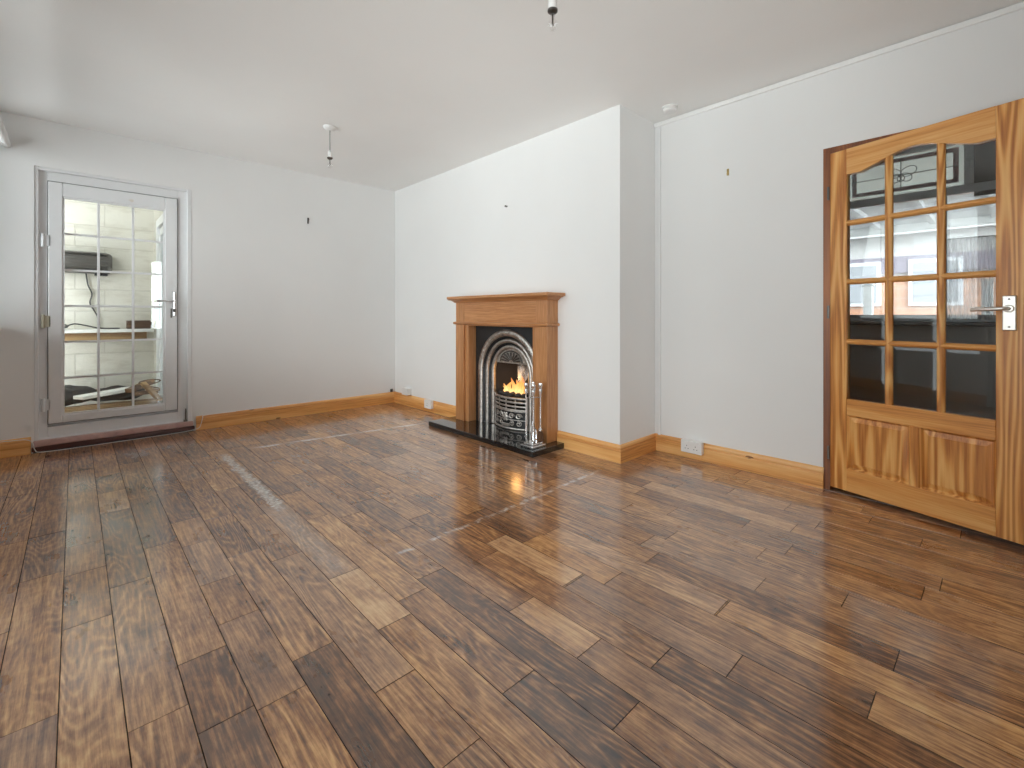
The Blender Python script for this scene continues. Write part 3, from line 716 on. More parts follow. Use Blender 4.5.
for x0, x1 in ((ga, .384), (.424, gb)):
    mb = MB(); z0, z1 = .150, .458
    fr = [(.000, .003), (.008, .014), (.011, .017), (.034, .011), (.035, .009)]
    rows__ = []
    for ins, y in fr: rows__.append([(x0 + ins, y, z0 + ins), (x1 - ins, y, z0 + ins), (x1 - ins, y, z1 - ins), (x0 + ins, y, z1 - ins)])
    back = [[(x0 + ins, TH - y, z0 + ins), (x1 - ins, TH - y, z0 + ins), (x1 - ins, TH - y, z1 - ins), (x0 + ins, TH - y, z1 - ins)] for ins, y in fr]
    mb.rings(back[::-1] + rows__)
    build('panel', mb, M['gold_pine_z'], d2, local=True)
mb = MB(); mb.box(.729, .775, -.009, 0, .962, 1.118, .004); hp = build('handle', mb, M['satin'], d2, local=True)
mb = MB(); mb.cyl((.752, -.008, 1.060), (.752, -.018, 1.060), .017, seg=20, bev=.003); mb.cyl((.752, -.016, 1.060), (.752, -.050, 1.060), .0085)
mb.tube(smooth_path([(.757, -.046, 1.060), (.742, -.052, 1.060), (.715, -.053, 1.059), (.68, -.052, 1.057), (.638, -.047, 1.056)]), .0075, 10, .0095)
build('lever', mb, M['satin'], hp, local=True, smooth=True)
for z in (.978, 1.102):
    mb = MB(); mb.cyl((.752, -.0088, z), (.752, -.0105, z), .0045, seg=12); build('screw', mb, M['steel'], hp, local=True)
for z in (.22, 1.05, 1.75):
    mb = MB(); mb.cyl((-.006, -.006, z - .038), (-.006, -.006, z + .038), .006, seg=10); mb.box(-.006, .0, -.002, .03, z - .038, z + .038); build('hinge', mb, M['steel'], d2, local=True, label='dark hinge')

# ------------------------------------------------------------------ hall beyond the timber door
hxa = XR + .13
mb = MB(); mb.box(3.30, HX + .15, -1.6, 2.6, -.12, -.004); build('floor_hall', mb, wood('dark hall boards', srgb(38, 24, 17), srgb(66, 42, 28), srgb(92, 62, 40), 'y', 1, .3, 5), label='dark floor of the hall beyond the timber door', **ST)
mb = MB(); mb.box(hxa, HX + .15, -1.6, 2.6, H, H + .1); build('ceiling_hall', mb, M['ceil'], label='ceiling of the hall', **ST)
mb = MB(); mb.box(hxa, HX + .15, 2.6, 2.7, -.1, H); build('wall_hall_far', mb, M['hallwall'], label='far end wall of the hall', **ST)
mb = MB(); mb.box(hxa, HX + .15, -1.7, -1.6, -.1, H); build('wall_hall_near', mb, M['hallwall'], label='near end wall of the hall', **ST)
HY0, HY1, HZ0, HZ1 = -.02, .93, .985, 2.30
mb = MB(); mb.box(HX, HX + .15, HY1, 2.6, -.1, H).box(HX, HX + .15, -1.6, HY0, -.1, H).box(HX, HX + .15, HY0, HY1, -.1, HZ0).box(HX, HX + .15, HY0, HY1, HZ1, H)
build('wall_hall_front', mb, M['hallwall'], label='hall wall with the leaded window', **ST)
w2 = root('window_2', (HX + .06, (HY0 + HY1) / 2, HZ0), label='hall window with leaded top light seen through the timber door', **ST)
TZ = 1.90
mb = MB(); f0, f1 = HX + .04, HX + .10
mb.box(f0, f1, HY0, HY0 + .05, HZ0, HZ1, .004).box(f0, f1, HY1 - .05, HY1, HZ0, HZ1, .004).box(f0, f1, HY0 + .05, HY1 - .05, HZ0, HZ0 + .05, .004).box(f0, f1, HY0 + .05, HY1 - .05, HZ1 - .04, HZ1, .004)
mb.box(f0, f1, HY0 + .05, HY1 - .05, TZ, TZ + .06, .004).box(f0, f1, .145, .195, TZ + .06, HZ1 - .04, .004).box(f0 + .005, f1, .285, .325, HZ0 + .05, TZ, .004)
build('window_frame', mb, M['upvc'], w2)
mb = MB(); mb.box(f0 + .03, f0 + .034, HY0 + .05, HY1 - .05, HZ0 + .05, TZ); build('window_pane', mb, M['greyglass'], w2)
ty0, ty1, tz0, tz1 = .195, .88, TZ + .06, HZ1 - .04
mb = MB(); mb.box(f0 + .03, f0 + .034, ty0, ty1, tz0, tz1); build('leaded_light', mb, M['toplight'], w2)
mb = MB(); r0, r1 = .028, .056; xg = f0 + .026
ya, yb2, za, zb = ty0 + r0, ty1 - r0, tz0 + r0, tz1 - r0 + .01
w_ = .03
mb.box(xg, xg + .003, ya, ya + w_, za, zb).box(xg, xg + .003, yb2 - w_, yb2, za, zb).box(xg, xg + .003, ya + w_, yb2 - w_, za, za + w_).box(xg, xg + .003, ya + w_, yb2 - w_, zb - w_, zb)
build('red_border', mb, M['red'], w2, label='dark red glass border')
mb = MB(); fc = Vector((xg, .545, (za + zb) / 2 - .005)); lr = .0032
mb.tube([(xg, ya, fc.z), (xg, yb2, fc.z)], lr, 6); mb.tube([(xg, fc.y, za + .01), (xg, fc.y, zb - .01)], lr, 6)
for ang, ln, wd in ((25, .10, .035), (155, .10, .035), (-35, .075, .03), (-145, .075, .03), (-90, .05, .022)):
    dy, dz = math.cos(R(ang)), math.sin(R(ang)); P = []
    for k in range(17):
        t = TAU * k / 16; u = (1 - math.cos(t)) / 2 * ln; v = math.sin(t) * wd
        P.append((xg, fc.y + u * dy - v * dz, fc.z + u * dz + v * dy))
    mb.tube(P, lr, 6)
build('lead_flower', mb, M['lead'], w2, label='dark lead flower outline')
mb = MB(); mb.box(f0 + .01, f0 + .03, HY0 + .05, .145, TZ - .03, HZ1 - .04, .003); build('blank_panel', mb, M['charcoal'], w2, label='dark grey panel beside the leaded light')
mb = MB(); mb.box(HX - .10, HX + .04, HY0 - .05, HY1 + .03, HZ0 - .03, HZ0, .006); build('window_sill', mb, M['black'], w2)
# net curtain
mb = MB(); n = 70
rowsn = []
for z, amp in ((1.575, .006), (1.54, .010), (1.3, .014), (1.06, .016), (1.0, .016)):
    rowsn.append([(HX + .012 + amp * math.sin(k * .95 + .6 * math.sin(k * .31)), -.015 + .31 * k / n, z + (.006 * math.sin(k * 1.3) if z == 1.575 else 0)) for k in range(n + 1)])
mb.rings(rowsn, closed_ring=False)
nc = build('net_curtain', mb, M['net'], at=(HX + .012, .14, 1.575), smooth=True, label='white net curtain on the right of the hall window', category='curtain')
mb = MB(); mb.tube([(HX + .03, -.02, 1.578), (HX + .03, .30, 1.578)], .004, 8); build('curtain_wire', mb, M['plastic'], at=(HX + .03, .14, 1.578), label='white wire carrying the net curtain in the hall window', category='curtain wire')
# across the street
mb = MB(); mb.box(HX + .15, 60, -30, 40, -.3, -.15); build('ground', mb, M['tarmac'], label='grey paved street outside', **ST)
hs = root('house', (15.5, 4, -.15), label='brick and render bungalow across the street', category='house')
mb = MB(); mb.box(14, 20, -9, 22, 1.25, 2.75); mb.box(14, 20, -9, 22, 2.75, 3.0); build('wall', mb, M['render'], hs)
mb = MB(); mb.box(13.95, 20, -9, 22, -.15, 1.95); build('brick_base', mb, M['brick'], hs)
mb = MB(); mb.box(13.93, 14.2, -9, 22, 2.02, 2.40); build('cladding', mb, M['mauve'], hs)
mb = MB(); mb.prism([(13.6, 2.9), (17, 5.6), (20.4, 2.9), (20.4, 3.05), (17, 5.75), (13.6, 3.05)], lambda u, v, d: Vector((u, d, v)), -9.3, 22.3); build('roof', mb, M['tile'], hs)
mb = MB(); mb.box(13.5, 13.62, -9.3, 22.3, 2.86, 2.98, .02); build('gutter', mb, M['plastic'], hs)
for y in (-6, -2.4, .6, 2.0, 3.6, 6.5, 10, 14):
    mb = MB(); mb.box(13.88, 14.05, y, y + .9, 1.25, 2.3); wf = build('window', mb, M['upvc'], hs)
    mb = MB(); mb.box(13.86, 13.9, y + .08, y + .82, 1.33, 2.22); build('pane', mb, M['darkglass'], wf)
cp = root('carport', (6.9, 2, -.15), label='grey carport roof outside the hall window', category='carport')
mb = MB(); mb.box(HX + .15, 9.2, -5, 9, 2.42, 2.50)
for k in range(22): mb.box(HX + .18, 9.1, -4.9 + k * .62, -4.84 + k * .62, 2.36, 2.42)
build('roof', mb, M['soffit'], cp)
mb = MB(); mb.box(9.2, 9.26, -5, 9, 2.30, 2.54, .01); build('fascia', mb, M['offcut'], cp)
for k, y in enumerate((-1.2, .1, 1.45, 2.9, 4.6)):
    mb = MB(); mb.box(9.3, 9.42, y, y + .12, -.15, 1.5, .01); mb.box(9.28, 9.44, y - .02, y + .14, 1.5, 1.54, .01)
    build('gate_post', mb, M['offcut'], at=(9.36, y + .06, -.15), label='white post of the front boundary outside the hall window', category='post', group='white posts outside the hall window')

# ------------------------------------------------------------------ fireplace
SX = 2.645; SYa, SYb = 2.412, 3.590
fs = root('fire_surround', (XC, (SYa + SYb) / 2, .042), label='oak fire surround with mantel shelf on the chimney breast', category='fireplace surround')
HZ = .042
BW, FW = .124, .050
for sgn, yo in ((1, SYa), (-1, SYb)):
    mb = MB()
    mb.box(SX, XC, yo, yo + sgn * BW, HZ, .945, .004)
    lg = build('leg', mb, M['oak_z'], fs)
    mb = MB(); mb.box(SX + .018, XC, yo + sgn * BW, yo + sgn * (BW + FW), HZ, .935, .003); build('inner_fillet', mb, M['oak_z'], lg)
    mb = MB(); mb.box(SX + .002, XC, yo, yo + sgn * BW, .968, 1.150, .003); build('frieze_block', mb, M['oak_z'], fs)
mb = MB(); mb.box(SX + .006, XC, SYa + BW, SYb - BW, .935, 1.150, .002); build('frieze', mb, M['oak_y'], fs)
def frame_sweep(prof, name):
    """profile (out, z) run round the left side, the front and the right side of the surround"""
    mb = MB(); rows = []
    for (px, py, ox, oy) in ((XC, SYb, 0, 1), (SX, SYb, -1, 1), (SX, SYa, -1, -1), (XC, SYa, 0, -1)):
        rows.append([(px + ox * o_, py + oy * o_, z) for o_, z in prof])
    mb.rings(rows); return build(name, mb, M['oak_y'], fs)
frame_sweep([(-.05, .943), (.004, .943), (.016, .948), (.019, .957), (.016, .966), (.004, .970), (-.05, .970)], 'bead_moulding')
frame_sweep([(-.09, 1.148), (.004, 1.148), (.012, 1.152), (.018, 1.160), (.034, 1.170), (.052, 1.174), (.056, 1.180), (-.09, 1.180)], 'cornice_moulding')
mb = MB(); mb.box(SX - .085, XC, SYa - .078, SYb + .030, 1.180, 1.205, .005); build('mantel_shelf', mb, M['oak_y'], fs)
# hearth
mb = MB(); mb.box(2.405, XC, 2.335, 3.690, 0, HZ, .004)
build('hearth', mb, M['granite'], at=(2.6, 3.0, 0), label='polished black granite hearth slab under the fire surround', category='hearth')
# cast iron insert
YC, ZS = 2.985, .512; PX = 2.752
ci = root('cast_iron_fireplace', (PX, YC, HZ), label='arched cast iron fireplace insert with fire bars', category='fireplace')
def archrow(R_, x, zs=ZS, z0=HZ + .001, n=28, inner=None):
    P = [(x, YC + R_, z0)]
    for k in range(n + 1):
        a_ = PI * k / n; P.append((x, YC + R_ * math.cos(a_), zs + R_ * math.sin(a_)))
    P.append((x, YC - R_, z0)); return P
def arch_sweep(prof):
    """prof: closed loop of (radius, x)"""
    cols_ = [archrow(r, x) for r, x in prof]; rows = [[Vector(c[i]) for c in cols_] for i in range(len(cols_[0]))]
    return MB().rings(rows)
# back plate with arched hole
mb = MB(); n = 28
hole = archrow(.372, 0); outer = [(0, SYb - BW - FW + .01, HZ + .001)]
yl, yr, zt = SYb - BW - .01, SYa + BW + .01, .94
mb.b.faces.ensure_lookup_table()
def plate(x0, x1, rad):
    hl = archrow(rad, 0, n=28)
    m = len(hl); out_ = []
    for i, (_, y, z) in enumerate(hl):
        if i == 0: out_.append((yl, z))
        elif i == m - 1: out_.append((yr, z))
        else:
            a_ = PI * (i - 1) / 28; dy, dz = math.cos(a_), math.sin(a_)
            ky = ((yl - YC) / dy) if dy > 1e-6 else ((yr - YC) / dy) if dy < -1e-6 else 1e9
            kz = (zt - ZS) / dz if dz > 1e-6 else 1e9
            k = min(ky, kz); out_.append((YC + dy * k, ZS + dz * k))
    rows = [[(x0, hy_, hz_), (x0, oy, oz), (x1, oy, oz), (x1, hy_, hz_)] for (_, hy_, hz_), (oy, oz) in zip(hl, out_)]
    return MB().rings(rows)
build('back_plate', plate(PX, PX + .012, .388), M['iron'], ci)
def half(r0, r1, x0, bulge):
    """rounded moulding from radius r1 (outer) to r0 (inner), its foot at x0"""
    P = []
    for k in range(9):
        a_ = PI * k / 8; P.append(((r0 + r1) / 2 + (r1 - r0) / 2 * math.cos(a_), x0 - bulge * math.sin(a_)))
    return P + [(r0, x0 + .02), (r1, x0 + .02)]
om = build('arch_moulding', arch_sweep(half(.336, .396, PX + .002, .016)), M['polish'], ci, smooth=True, label='burnished outer arch')
mb = MB()
for k in range(25):
    a_ = PI * (k + .5) / 25
    mb.sph((PX - .014, YC + .366 * math.cos(a_), ZS + .366 * math.sin(a_)), .0105, (.55, 1.25, .8) if k % 2 else (.5, .8, 1.2), 8, 6)
mb.tube([(PX - .012, YC + .366 * math.cos(PI * (k + .5) / 25), ZS + .366 * math.sin(PI * (k + .5) / 25)) for k in range(25)], .004, 6)
build('relief', mb, M['polish'], om, smooth=True)
build('arch_channel', arch_sweep([(.338, PX + .004), (.314, PX + .030), (.314, PX + .046), (.340, PX + .046)]), M['iron'], ci)
build('arch_moulding', arch_sweep(half(.278, .315, PX + .026, .016)), M['polish'], ci, smooth=True, label='burnished middle arch')
build('arch_channel', arch_sweep([(.280, PX + .028), (.258, PX + .052), (.258, PX + .07), (.282, PX + .07)]), M['iron'], ci)
build('arch_moulding', arch_sweep(half(.222, .259, PX + .048, .014)), M['polish'], ci, smooth=True, label='burnished inner arch')
# hood filling the head of the arch, with a fan in relief
HX_ = PX + .052; hzb = .605
mb = MB(); poly = [(YC + .224, hzb)] + [(YC + .224 * math.cos(PI * k / 24), ZS + .224 * math.sin(PI * k / 24)) for k in range(25) if ZS + .224 * math.sin(PI * k / 24) > hzb + .004] + [(YC - .224, hzb)]
mb.prism(poly, lambda u, v, d: Vector((d, u, v)), HX_, HX_ + .012)
hood = build('hood', mb, M['polish'], ci)
mb = MB()
for k in range(9):
    a_ = PI * (k + .5) / 9; mb.tube([(HX_ - .001, YC + .03 * math.cos(a_), hzb + .012 + .02 * math.sin(a_)), (HX_ - .006, YC + .12 * math.cos(a_), hzb + .012 + .085 * math.sin(a_))], .004, 6, .009)
mb.tube([(HX_ - .004, YC + .14 * math.cos(PI * k / 16), hzb + .01 + .10 * math.sin(PI * k / 16)) for k in range(17)], .005, 6)
build('fan_relief', mb, M['steel'], hood, smooth=True)
# firebox
mb = MB(); bx = 3.05
P = [(PX + .07, YC + .226), (bx, YC + .15), (bx, YC - .15), (PX + .07, YC - .226)]
th = .012
Q = [(PX + .07, YC + .240), (bx + th, YC + .16), (bx + th, YC - .16), (PX + .07, YC - .240)]
mb.rings([[(p[0], p[1], .05), (p[0], p[1], .74), (q[0], q[1], .74), (q[0], q[1], .05)] for p, q in zip(P, Q)])
build('firebox', mb, M['soot'], ci)
mb = MB(); mb.prism([(PX + .09, YC + .20), (bx, YC + .14), (bx, YC - .14), (PX + .09, YC - .20)], lambda u, v, d: Vector((u, v, d)), .248, .262); build('grate', mb, M['iron'], ci)
# bowed fire bars
def bow(z, w=.204, x0=PX + .048, out_=.058, n=16): return [(x0 - out_ * (1 - ((k / n) * 2 - 1) ** 2), YC - w + 2 * w * k / n, z) for k in range(n + 1)]
for z in (.312, .278, .244, .213):
    mb = MB(); P = bow(z); rr = .0105 if z > .31 else .009
    mb.tube(P, rr, 10); build('fire_bar', mb, M['polish'], ci, smooth=True)
for sy in (-1, 1):
    mb = MB(); mb.box(PX + .036, PX + .062, YC + sy * .204 - .012, YC + sy * .204 + .012, HZ + .001, .332, .005); build('bar_post', mb, M['polish'], ci)
for q in (-.5, 0, .5):
    mb = MB(); x = PX + .048 - .058 * (1 - q * q) ; mb.tube([(x, YC + .204 * q, .195), (x, YC + .204 * q, .320)], .006, 8); build('upright_bar', mb, M['polish'], ci, smooth=True)
# fret below the bars: bowed plate with scrolls in relief
mb = MB(); rows = []
for x, y, _ in bow(0, .202): rows.append([(x, y, HZ + .001), (x, y, .205), (x + .008, y, .205), (x + .008, y, HZ + .001)])
mb.rings(rows); fr_ = build('fret', mb, M['iron'], ci)
mb = MB()
def bowx(y, lift): return PX + .048 - .058 * (1 - ((y - YC) / .202) ** 2) - lift
def spiral(yc, zc, r, sgn, turns=1.4, rot=0):
    return [(bowx(yc + sgn * r * (1 - k / 26) * math.cos(rot + k / 20 * TAU * turns), .004), yc + sgn * r * (1 - k / 26) * math.cos(rot + k / 20 * TAU * turns), zc + r * .85 * (1 - k / 26) * math.sin(rot + k / 20 * TAU * turns)) for k in range(21)]
for yq in (-.135, -.065, .065, .135):
    mb.tube(spiral(YC + yq, .160, .030, 1 if yq > 0 else -1), .0055, 6)
    mb.tube(spiral(YC + yq, .098, .028, -1 if yq > 0 else 1, rot=1.2), .005, 6)
mb.sph((bowx(YC, .006), YC, .15), .024, (.4, 1, 1.2), 12, 8)
for k in range(6):
    a_ = TAU * k / 6; mb.sph((bowx(YC, .008), YC + .030 * math.cos(a_), .15 + .032 * math.sin(a_)), .012, (.5, 1, 1), 8, 6)
mb.tube(bow(.203, .202, PX + .044), .006, 8); mb.tube(bow(.128, .202, PX + .044), .004, 8); mb.tube(bow(HZ + .010, .202, PX + .042), .009, 8)
build('scroll_relief', mb, M['polish'], fr_, smooth=True)
mb = MB(); mb.box(bowx(YC, .016), bowx(YC, 0) + .01, YC - .045, YC + .045, .066, .092, .006)
build('ash_door', mb, M['polish'], ci)
# coals: two beds of lumps
coal_mesh = []
for k in range(5):
    mb = MB(); mb.ico((0, 0, 0), .030, 2, (1, 1.1, .85), .005)
    me = bpy.data.meshes.new('coal'); mb.b.to_mesh(me); mb.b.free(); me.materials.append(M['coal']); coal_mesh.append(me)
rng = random.Random(5); k = 0
for layer, (z, nx, ny) in enumerate(((.284, 4, 6), (.322, 3, 5))):
    for i in range(nx):
        for j in range(ny):
            x = PX + .055 + i * .055 + (.02 if layer else 0) + rng.uniform(-.008, .008); y = YC - .145 + j * .29 / (ny - 1) * (1 - .1 * i) + .014 * i + rng.uniform(-.008, .008)
            o = bpy.data.objects.new('coal', coal_mesh[k % 5]); k += 1; COL.objects.link(o)
            o.location = (x, y, z + rng.uniform(-.006, .008)); o.rotation_euler = (rng.uniform(0, 6), rng.uniform(0, 6), rng.uniform(0, 6))
            o['label'] = 'lump of coal glowing in the cast iron grate'; o['category'] = 'coal'; o['group'] = 'coals in the grate'
# flames, with pale translucent wisps above them
mb = MB(); rng = random.Random(3)
for y, h, w, x in ((.12, .10, .030, .10), (.085, .13, .036, .12), (.05, .10, .030, .09), (.01, .12, .034, .11), (-.035, .17, .038, .12), (-.07, .20, .042, .11), (-.10, .13, .032, .10), (.14, .07, .022, .09), (-.005, .15, .03, .14), (.065, .16, .03, .14)):
    ph = rng.uniform(0, 6); rows = []
    for k in range(11):
        t = k / 10; rr = w * (math.sin(PI * (.18 + .82 * t)) ** .8) * (1 - .35 * t) + .0006
        cx_, cy_ = PX + x + .012 * math.sin(ph + t * 4), YC + y + .022 * math.sin(ph * 1.7 + t * 5) * t
        rows.append([(cx_ + .6 * rr * math.cos(TAU * q / 12), cy_ + rr * math.sin(TAU * q / 12), .325 + .88 * h * t) for q in range(12)])
    mb.rings(rows)
fo = build('flames', mb, M['flame'], at=(PX + .1, YC, .320), smooth=True, kind='stuff', label='orange flames rising from the coals', category='fire')
mb = MB()
for y0, y1, w in ((-.06, -.13, .05), (-.03, -.05, .045)):
    rows = []
    for k in range(11):
        t = k / 10; rr = w * (.4 + .6 * math.sin(PI * (.1 + .8 * t)))
        cy_ = YC + y0 + (y1 - y0) * t
        rows.append([(PX + .13 + .01 * math.sin(t * 5) + .5 * rr * math.cos(TAU * q / 12), cy_ + rr * math.sin(TAU * q / 12), .44 + .20 * t) for q in range(12)])
    mb.rings(rows)
build('smoke', mb, M['smoke'], at=(PX + .13, YC - .06, .44), smooth=True, kind='stuff', label='pale blue wisps above the flames', category='smoke')
fl = bpy.data.lights.new('fire_glow', 'POINT'); fl.energy = .8; fl.color = (1, .5, .16); fl.shadow_soft_size = .05
flo = bpy.data.objects.new('fire_glow', fl); COL.objects.link(flo); flo.location = (PX + .10, YC - .02, .47)

# ------------------------------------------------------------------ companion set on the hearth
kx, ky = 2.520, 2.440
cs = root('companion_stand', (kx, ky, HZ), label='chrome fireside tool stand at the right of the hearth', category='tool stand')
mb = MB(); mb.box(kx - .075, kx + .075, ky - .065, ky + .065, HZ, HZ + .020, .006); mb.box(kx - .055, kx + .055, ky - .048, ky + .048, HZ + .020, HZ + .034, .005); build('base', mb, M['chrome'], cs)
mb = MB(); mb.lathe((kx, ky, HZ + .034), [(.016, 0), (.016, .01), (.009, .02), (.009, .34), (.014, .35), (.009, .36), (.009, .385), (.004, .39)], 14); build('pole', mb, M['chrome'], cs, smooth=True)
mb = MB(); mb.sph((kx, ky, HZ + .435), .020, u=14, v=10); build('finial', mb, M['chrome'], cs, smooth=True)
mb = MB(); zt = HZ + .365
for a_ in (45, 135, 225, 315):
    dx, dy = math.cos(R(a_)), math.sin(R(a_)); mb.tube(smooth_path([(kx, ky, zt), (kx + .03 * dx, ky + .03 * dy, zt + .004), (kx + .052 * dx, ky + .052 * dy, zt), (kx + .058 * dx, ky + .058 * dy, zt + .016)], 4), .0045, 8)
build('hook_arms', mb, M['chrome'], cs, smooth=True)
def tool(name, a_, label, cat, head):
    dx, dy = math.cos(R(a_)) * .054, math.sin(R(a_)) * .054; x, y = kx + dx, ky + dy
    t = root(name, (x, y, HZ + .38), label=label, category=cat, group='fireside tools on the stand')
    mb = MB(); mb.lathe((x, y, HZ + .395), [(.005, -.02), (.008, 0), (.012, .012), (.014, .03), (.009, .045), (.013, .055), (.017, .068), (.013, .082), (.003, .088)], 12); build('handle', mb, M['chrome'], t, smooth=True)
    mb = MB(); mb.cyl((x, y, HZ + .12), (x, y, HZ + .38), .005, seg=10); build('shaft', mb, M['chrome'], t, smooth=True)
    head(t, x, y)
def h_brush(t, x, y):
    mb = MB(); mb.lathe((x, y, HZ + .05), [(.022, -.012), (.026, 0), (.022, .045), (.016, .065)], 14); build('bristles', mb, M['bristle'], t, label='brown bristle brush head')
    mb = MB(); mb.lathe((x, y, HZ + .115), [(.016, 0), (.016, .012), (.007, .022)], 14); build('ferrule', mb, M['chrome'], t)
def h_shovel(t, x, y):
    mb = MB(); mb.rings([[(x - .028 * s_, y - .012, z), (x - .022 * s_, y + .004, z), (x + .022 * s_, y + .004, z), (x + .028 * s_, y - .012, z), (x + .026 * s_, y - .012, z), (x + .02 * s_, y + .001, z), (x - .02 * s_, y + .001, z), (x - .026 * s_, y - .012, z)] for z, s_ in ((HZ + .04, 1.05), (HZ + .10, 1.0), (HZ + .125, .55))]); build('blade', mb, M['chrome'], t)
def h_poker(t, x, y):
    mb = MB(); mb.cyl((x, y, HZ + .045), (x, y, HZ + .12), .002, .005, seg=10); mb.tube([(x, y, HZ + .075), (x - .014, y - .006, HZ + .068), (x - .022, y - .008, HZ + .08)], .004, 8); build('tip', mb, M['chrome'], t)
def h_tongs(t, x, y):
    for s_ in (-1, 1):
        mb = MB(); mb.tube(smooth_path([(x + s_ * .003, y, HZ + .20), (x + s_ * .016, y, HZ + .15), (x + s_ * .018, y, HZ + .08), (x + s_ * .004, y, HZ + .045)], 4), .004, 8); build('arm', mb, M['chrome'], t, smooth=True)
tool('hearth_brush', 315, 'chrome hearth brush with brown bristles, on the fireside stand', 'brush', h_brush)
tool('fire_shovel', 45, 'chrome fire shovel hanging on the fireside stand beside the surround', 'shovel', h_shovel)
tool('poker', 135, 'chrome poker hanging on the fireside stand towards the fire', 'poker', h_poker)
tool('fire_tongs', 225, 'chrome tongs hanging on the front of the fireside stand', 'tongs', h_tongs)

# ------------------------------------------------------------------ pendants, detector, sockets, nails
def pendant(x, y, drop, label):
    p = root('pendant_light', (x, y, H), label=label, category='ceiling light', group='bare bulb pendants on the ceiling')
    mb = MB(); mb.lathe((x, y, H), [(.001, -.028), (.012, -.028), (.034, -.022), (.046, -.012), (.050, -.004), (.050, -.0002)], 28); build('ceiling_rose', mb, M['plastic'], p, smooth=True)
    mb = MB(); mb.tube([(x, y, H - .026), (x, y, H - drop + .135)], .0032, 8); build('cord', mb, M['gasket'], p)
    zb = H - drop
    mb = MB(); mb.lathe((x, y, zb + .085), [(.006, .055), (.010, .052), (.016, .040), (.0175, .038), (.0175, .003), (.016, .0)], 20); hl = build('lamp_holder', mb, M['plastic'], p, smooth=True)
    mb = MB(); mb.lathe((x, y, zb + .073), [(.016, .014), (.0205, .012), (.0205, .004), (.016, .0), (.011, -.004)], 20); build('shade_ring', mb, M['steel'], hl, smooth=True)
    mb = MB(); prof = [(.008, .085), (.009, .068)] + [(.0225 * math.sin(PI * (.16 + .84 * k / 12)) + .0002, .0225 + .0225 * math.cos(PI * (.16 + .84 * k / 12))) for k in range(13)]
    mb.lathe((x, y, zb), prof, 24); bu = build('bulb', mb, M['bulbglass'], p, smooth=True)
    mb = MB(); mb.cyl((x, y, zb + .03), (x, y, zb + .075), .0035, seg=8); mb.tube([(x - .007, y, zb + .022), (x - .004, y, zb + .032), (x, y, zb + .02), (x + .004, y, zb + .032), (x + .007, y, zb + .022)], .001, 6); build('filament', mb, M['steel'], bu)
    return p
pendant(1.453, 3.62, .325, 'bare bulb on a cord over the far floor, nearer the glazed door')
pendant(1.409, 1.255, .322, 'bare bulb at the top edge of the photo, nearest the viewer')
mb = MB(); dx, dy = 3.066, 1.622
sd = root('smoke_detector', (dx, dy, H), label='round white smoke detector on the ceiling by the chimney corner', category='smoke detector')
mb.lathe((dx, dy, H), [(.055, -.0002), (.055, -.012), (.05, -.014)], 32); build('base', mb, M['plastic'], sd, smooth=True)
mb = MB(); mb.lathe((dx, dy, H), [(.046, -.014), (.048, -.030), (.042, -.036), (.020, -.038), (.001, -.038)], 32); build('cap', mb, M['plastic'], sd, smooth=True)

def socket(c, wid, hgt, dep, label, gangs, name='wall_socket'):
    """c: centre on the wall plane (faces -x)"""
    s_ = root(name, c, label=label, category='socket')
    mb = MB(); mb.box(c[0] - dep, c[0], c[1] - wid / 2, c[1] + wid / 2, c[2] - hgt / 2, c[2] + hgt / 2, .003); build('back_box', mb, M['plastic'], s_)
    xf = c[0] - dep
    mb = MB(); mb.box(xf - .009, xf, c[1] - wid / 2 - .001, c[1] + wid / 2 + .001, c[2] - hgt / 2 - .001, c[2] + hgt / 2 + .001, .003); fp = build('face_plate', mb, M['plastic'], s_)
    for g_ in range(gangs):
        yo = c[1] + (g_ - (gangs - 1) / 2) * wid * .42; zz = c[2] - hgt * .10; k_ = hgt / .086
        for py, pz, a_, b2 in ((0, .016, .002, .004), (-.011, -.005, .0035, .002), (.011, -.005, .0035, .002)):
            mb = MB(); mb.box(xf - .0095, xf - .0085, yo + (py - a_) * k_, yo + (py + a_) * k_, zz + (pz - b2) * k_, zz + (pz + b2) * k_); build('pin_hole', mb, M['black'], fp)
        mb = MB(); mb.box(xf - .013, xf - .008, yo - .006 * k_, yo + .006 * k_, c[2] + hgt * .24, c[2] + hgt * .42, .002); build('rocker_switch', mb, M['plastic'], fp)
    return s_
socket((XR - .0185, 1.527, .092), .150, .084, .030, 'white double socket over the skirting left of the timber door', 2)
socket((XC - .0185, 4.190, .088), .120, .086, .030, 'white socket box over the skirting left of the fire surround', 1)
socket((XC - .001, 4.655, .168), .115, .075, .050, 'white junction box above the skirting near the back corner', 0, 'junction_box')
mb = MB(); mb.box(2.70, 2.73, YD - .03, YD - .016, .128, .165, .003); build('cable_stub', mb, M['black'], at=(2.715, YD - .016, .12), label='black cable stub on the skirting at the back corner', category='cable')
mb = MB(); mb.cyl((1.766, YD, 2.02), (1.766, YD - .030, 2.026), .004, seg=8); mb.box(1.758, 1.774, YD - .010, YD, 1.985, 2.045, .002)
build('wall_hook', mb, M['steel'], at=(1.766, YD, 2.02), label='dark picture hook high on the back wall', category='hook')
mb = MB(); mb.box(XR - .004, XR, 1.286, 1.300, 1.985, 2.030, .001); mb.tube([(XR - .003, 1.293, 1.995), (XR - .014, 1.293, 1.985), (XR - .016, 1.293, 2.0)], .003, 6); mb.cyl((XR, 1.293, 2.018), (XR - .010, 1.293, 2.022), .0025, seg=8)
build('wall_hook', mb, M['brass'], at=(XR, 1.293, 2.0), label='small brass picture hook on the wall by the timber door', category='hook')
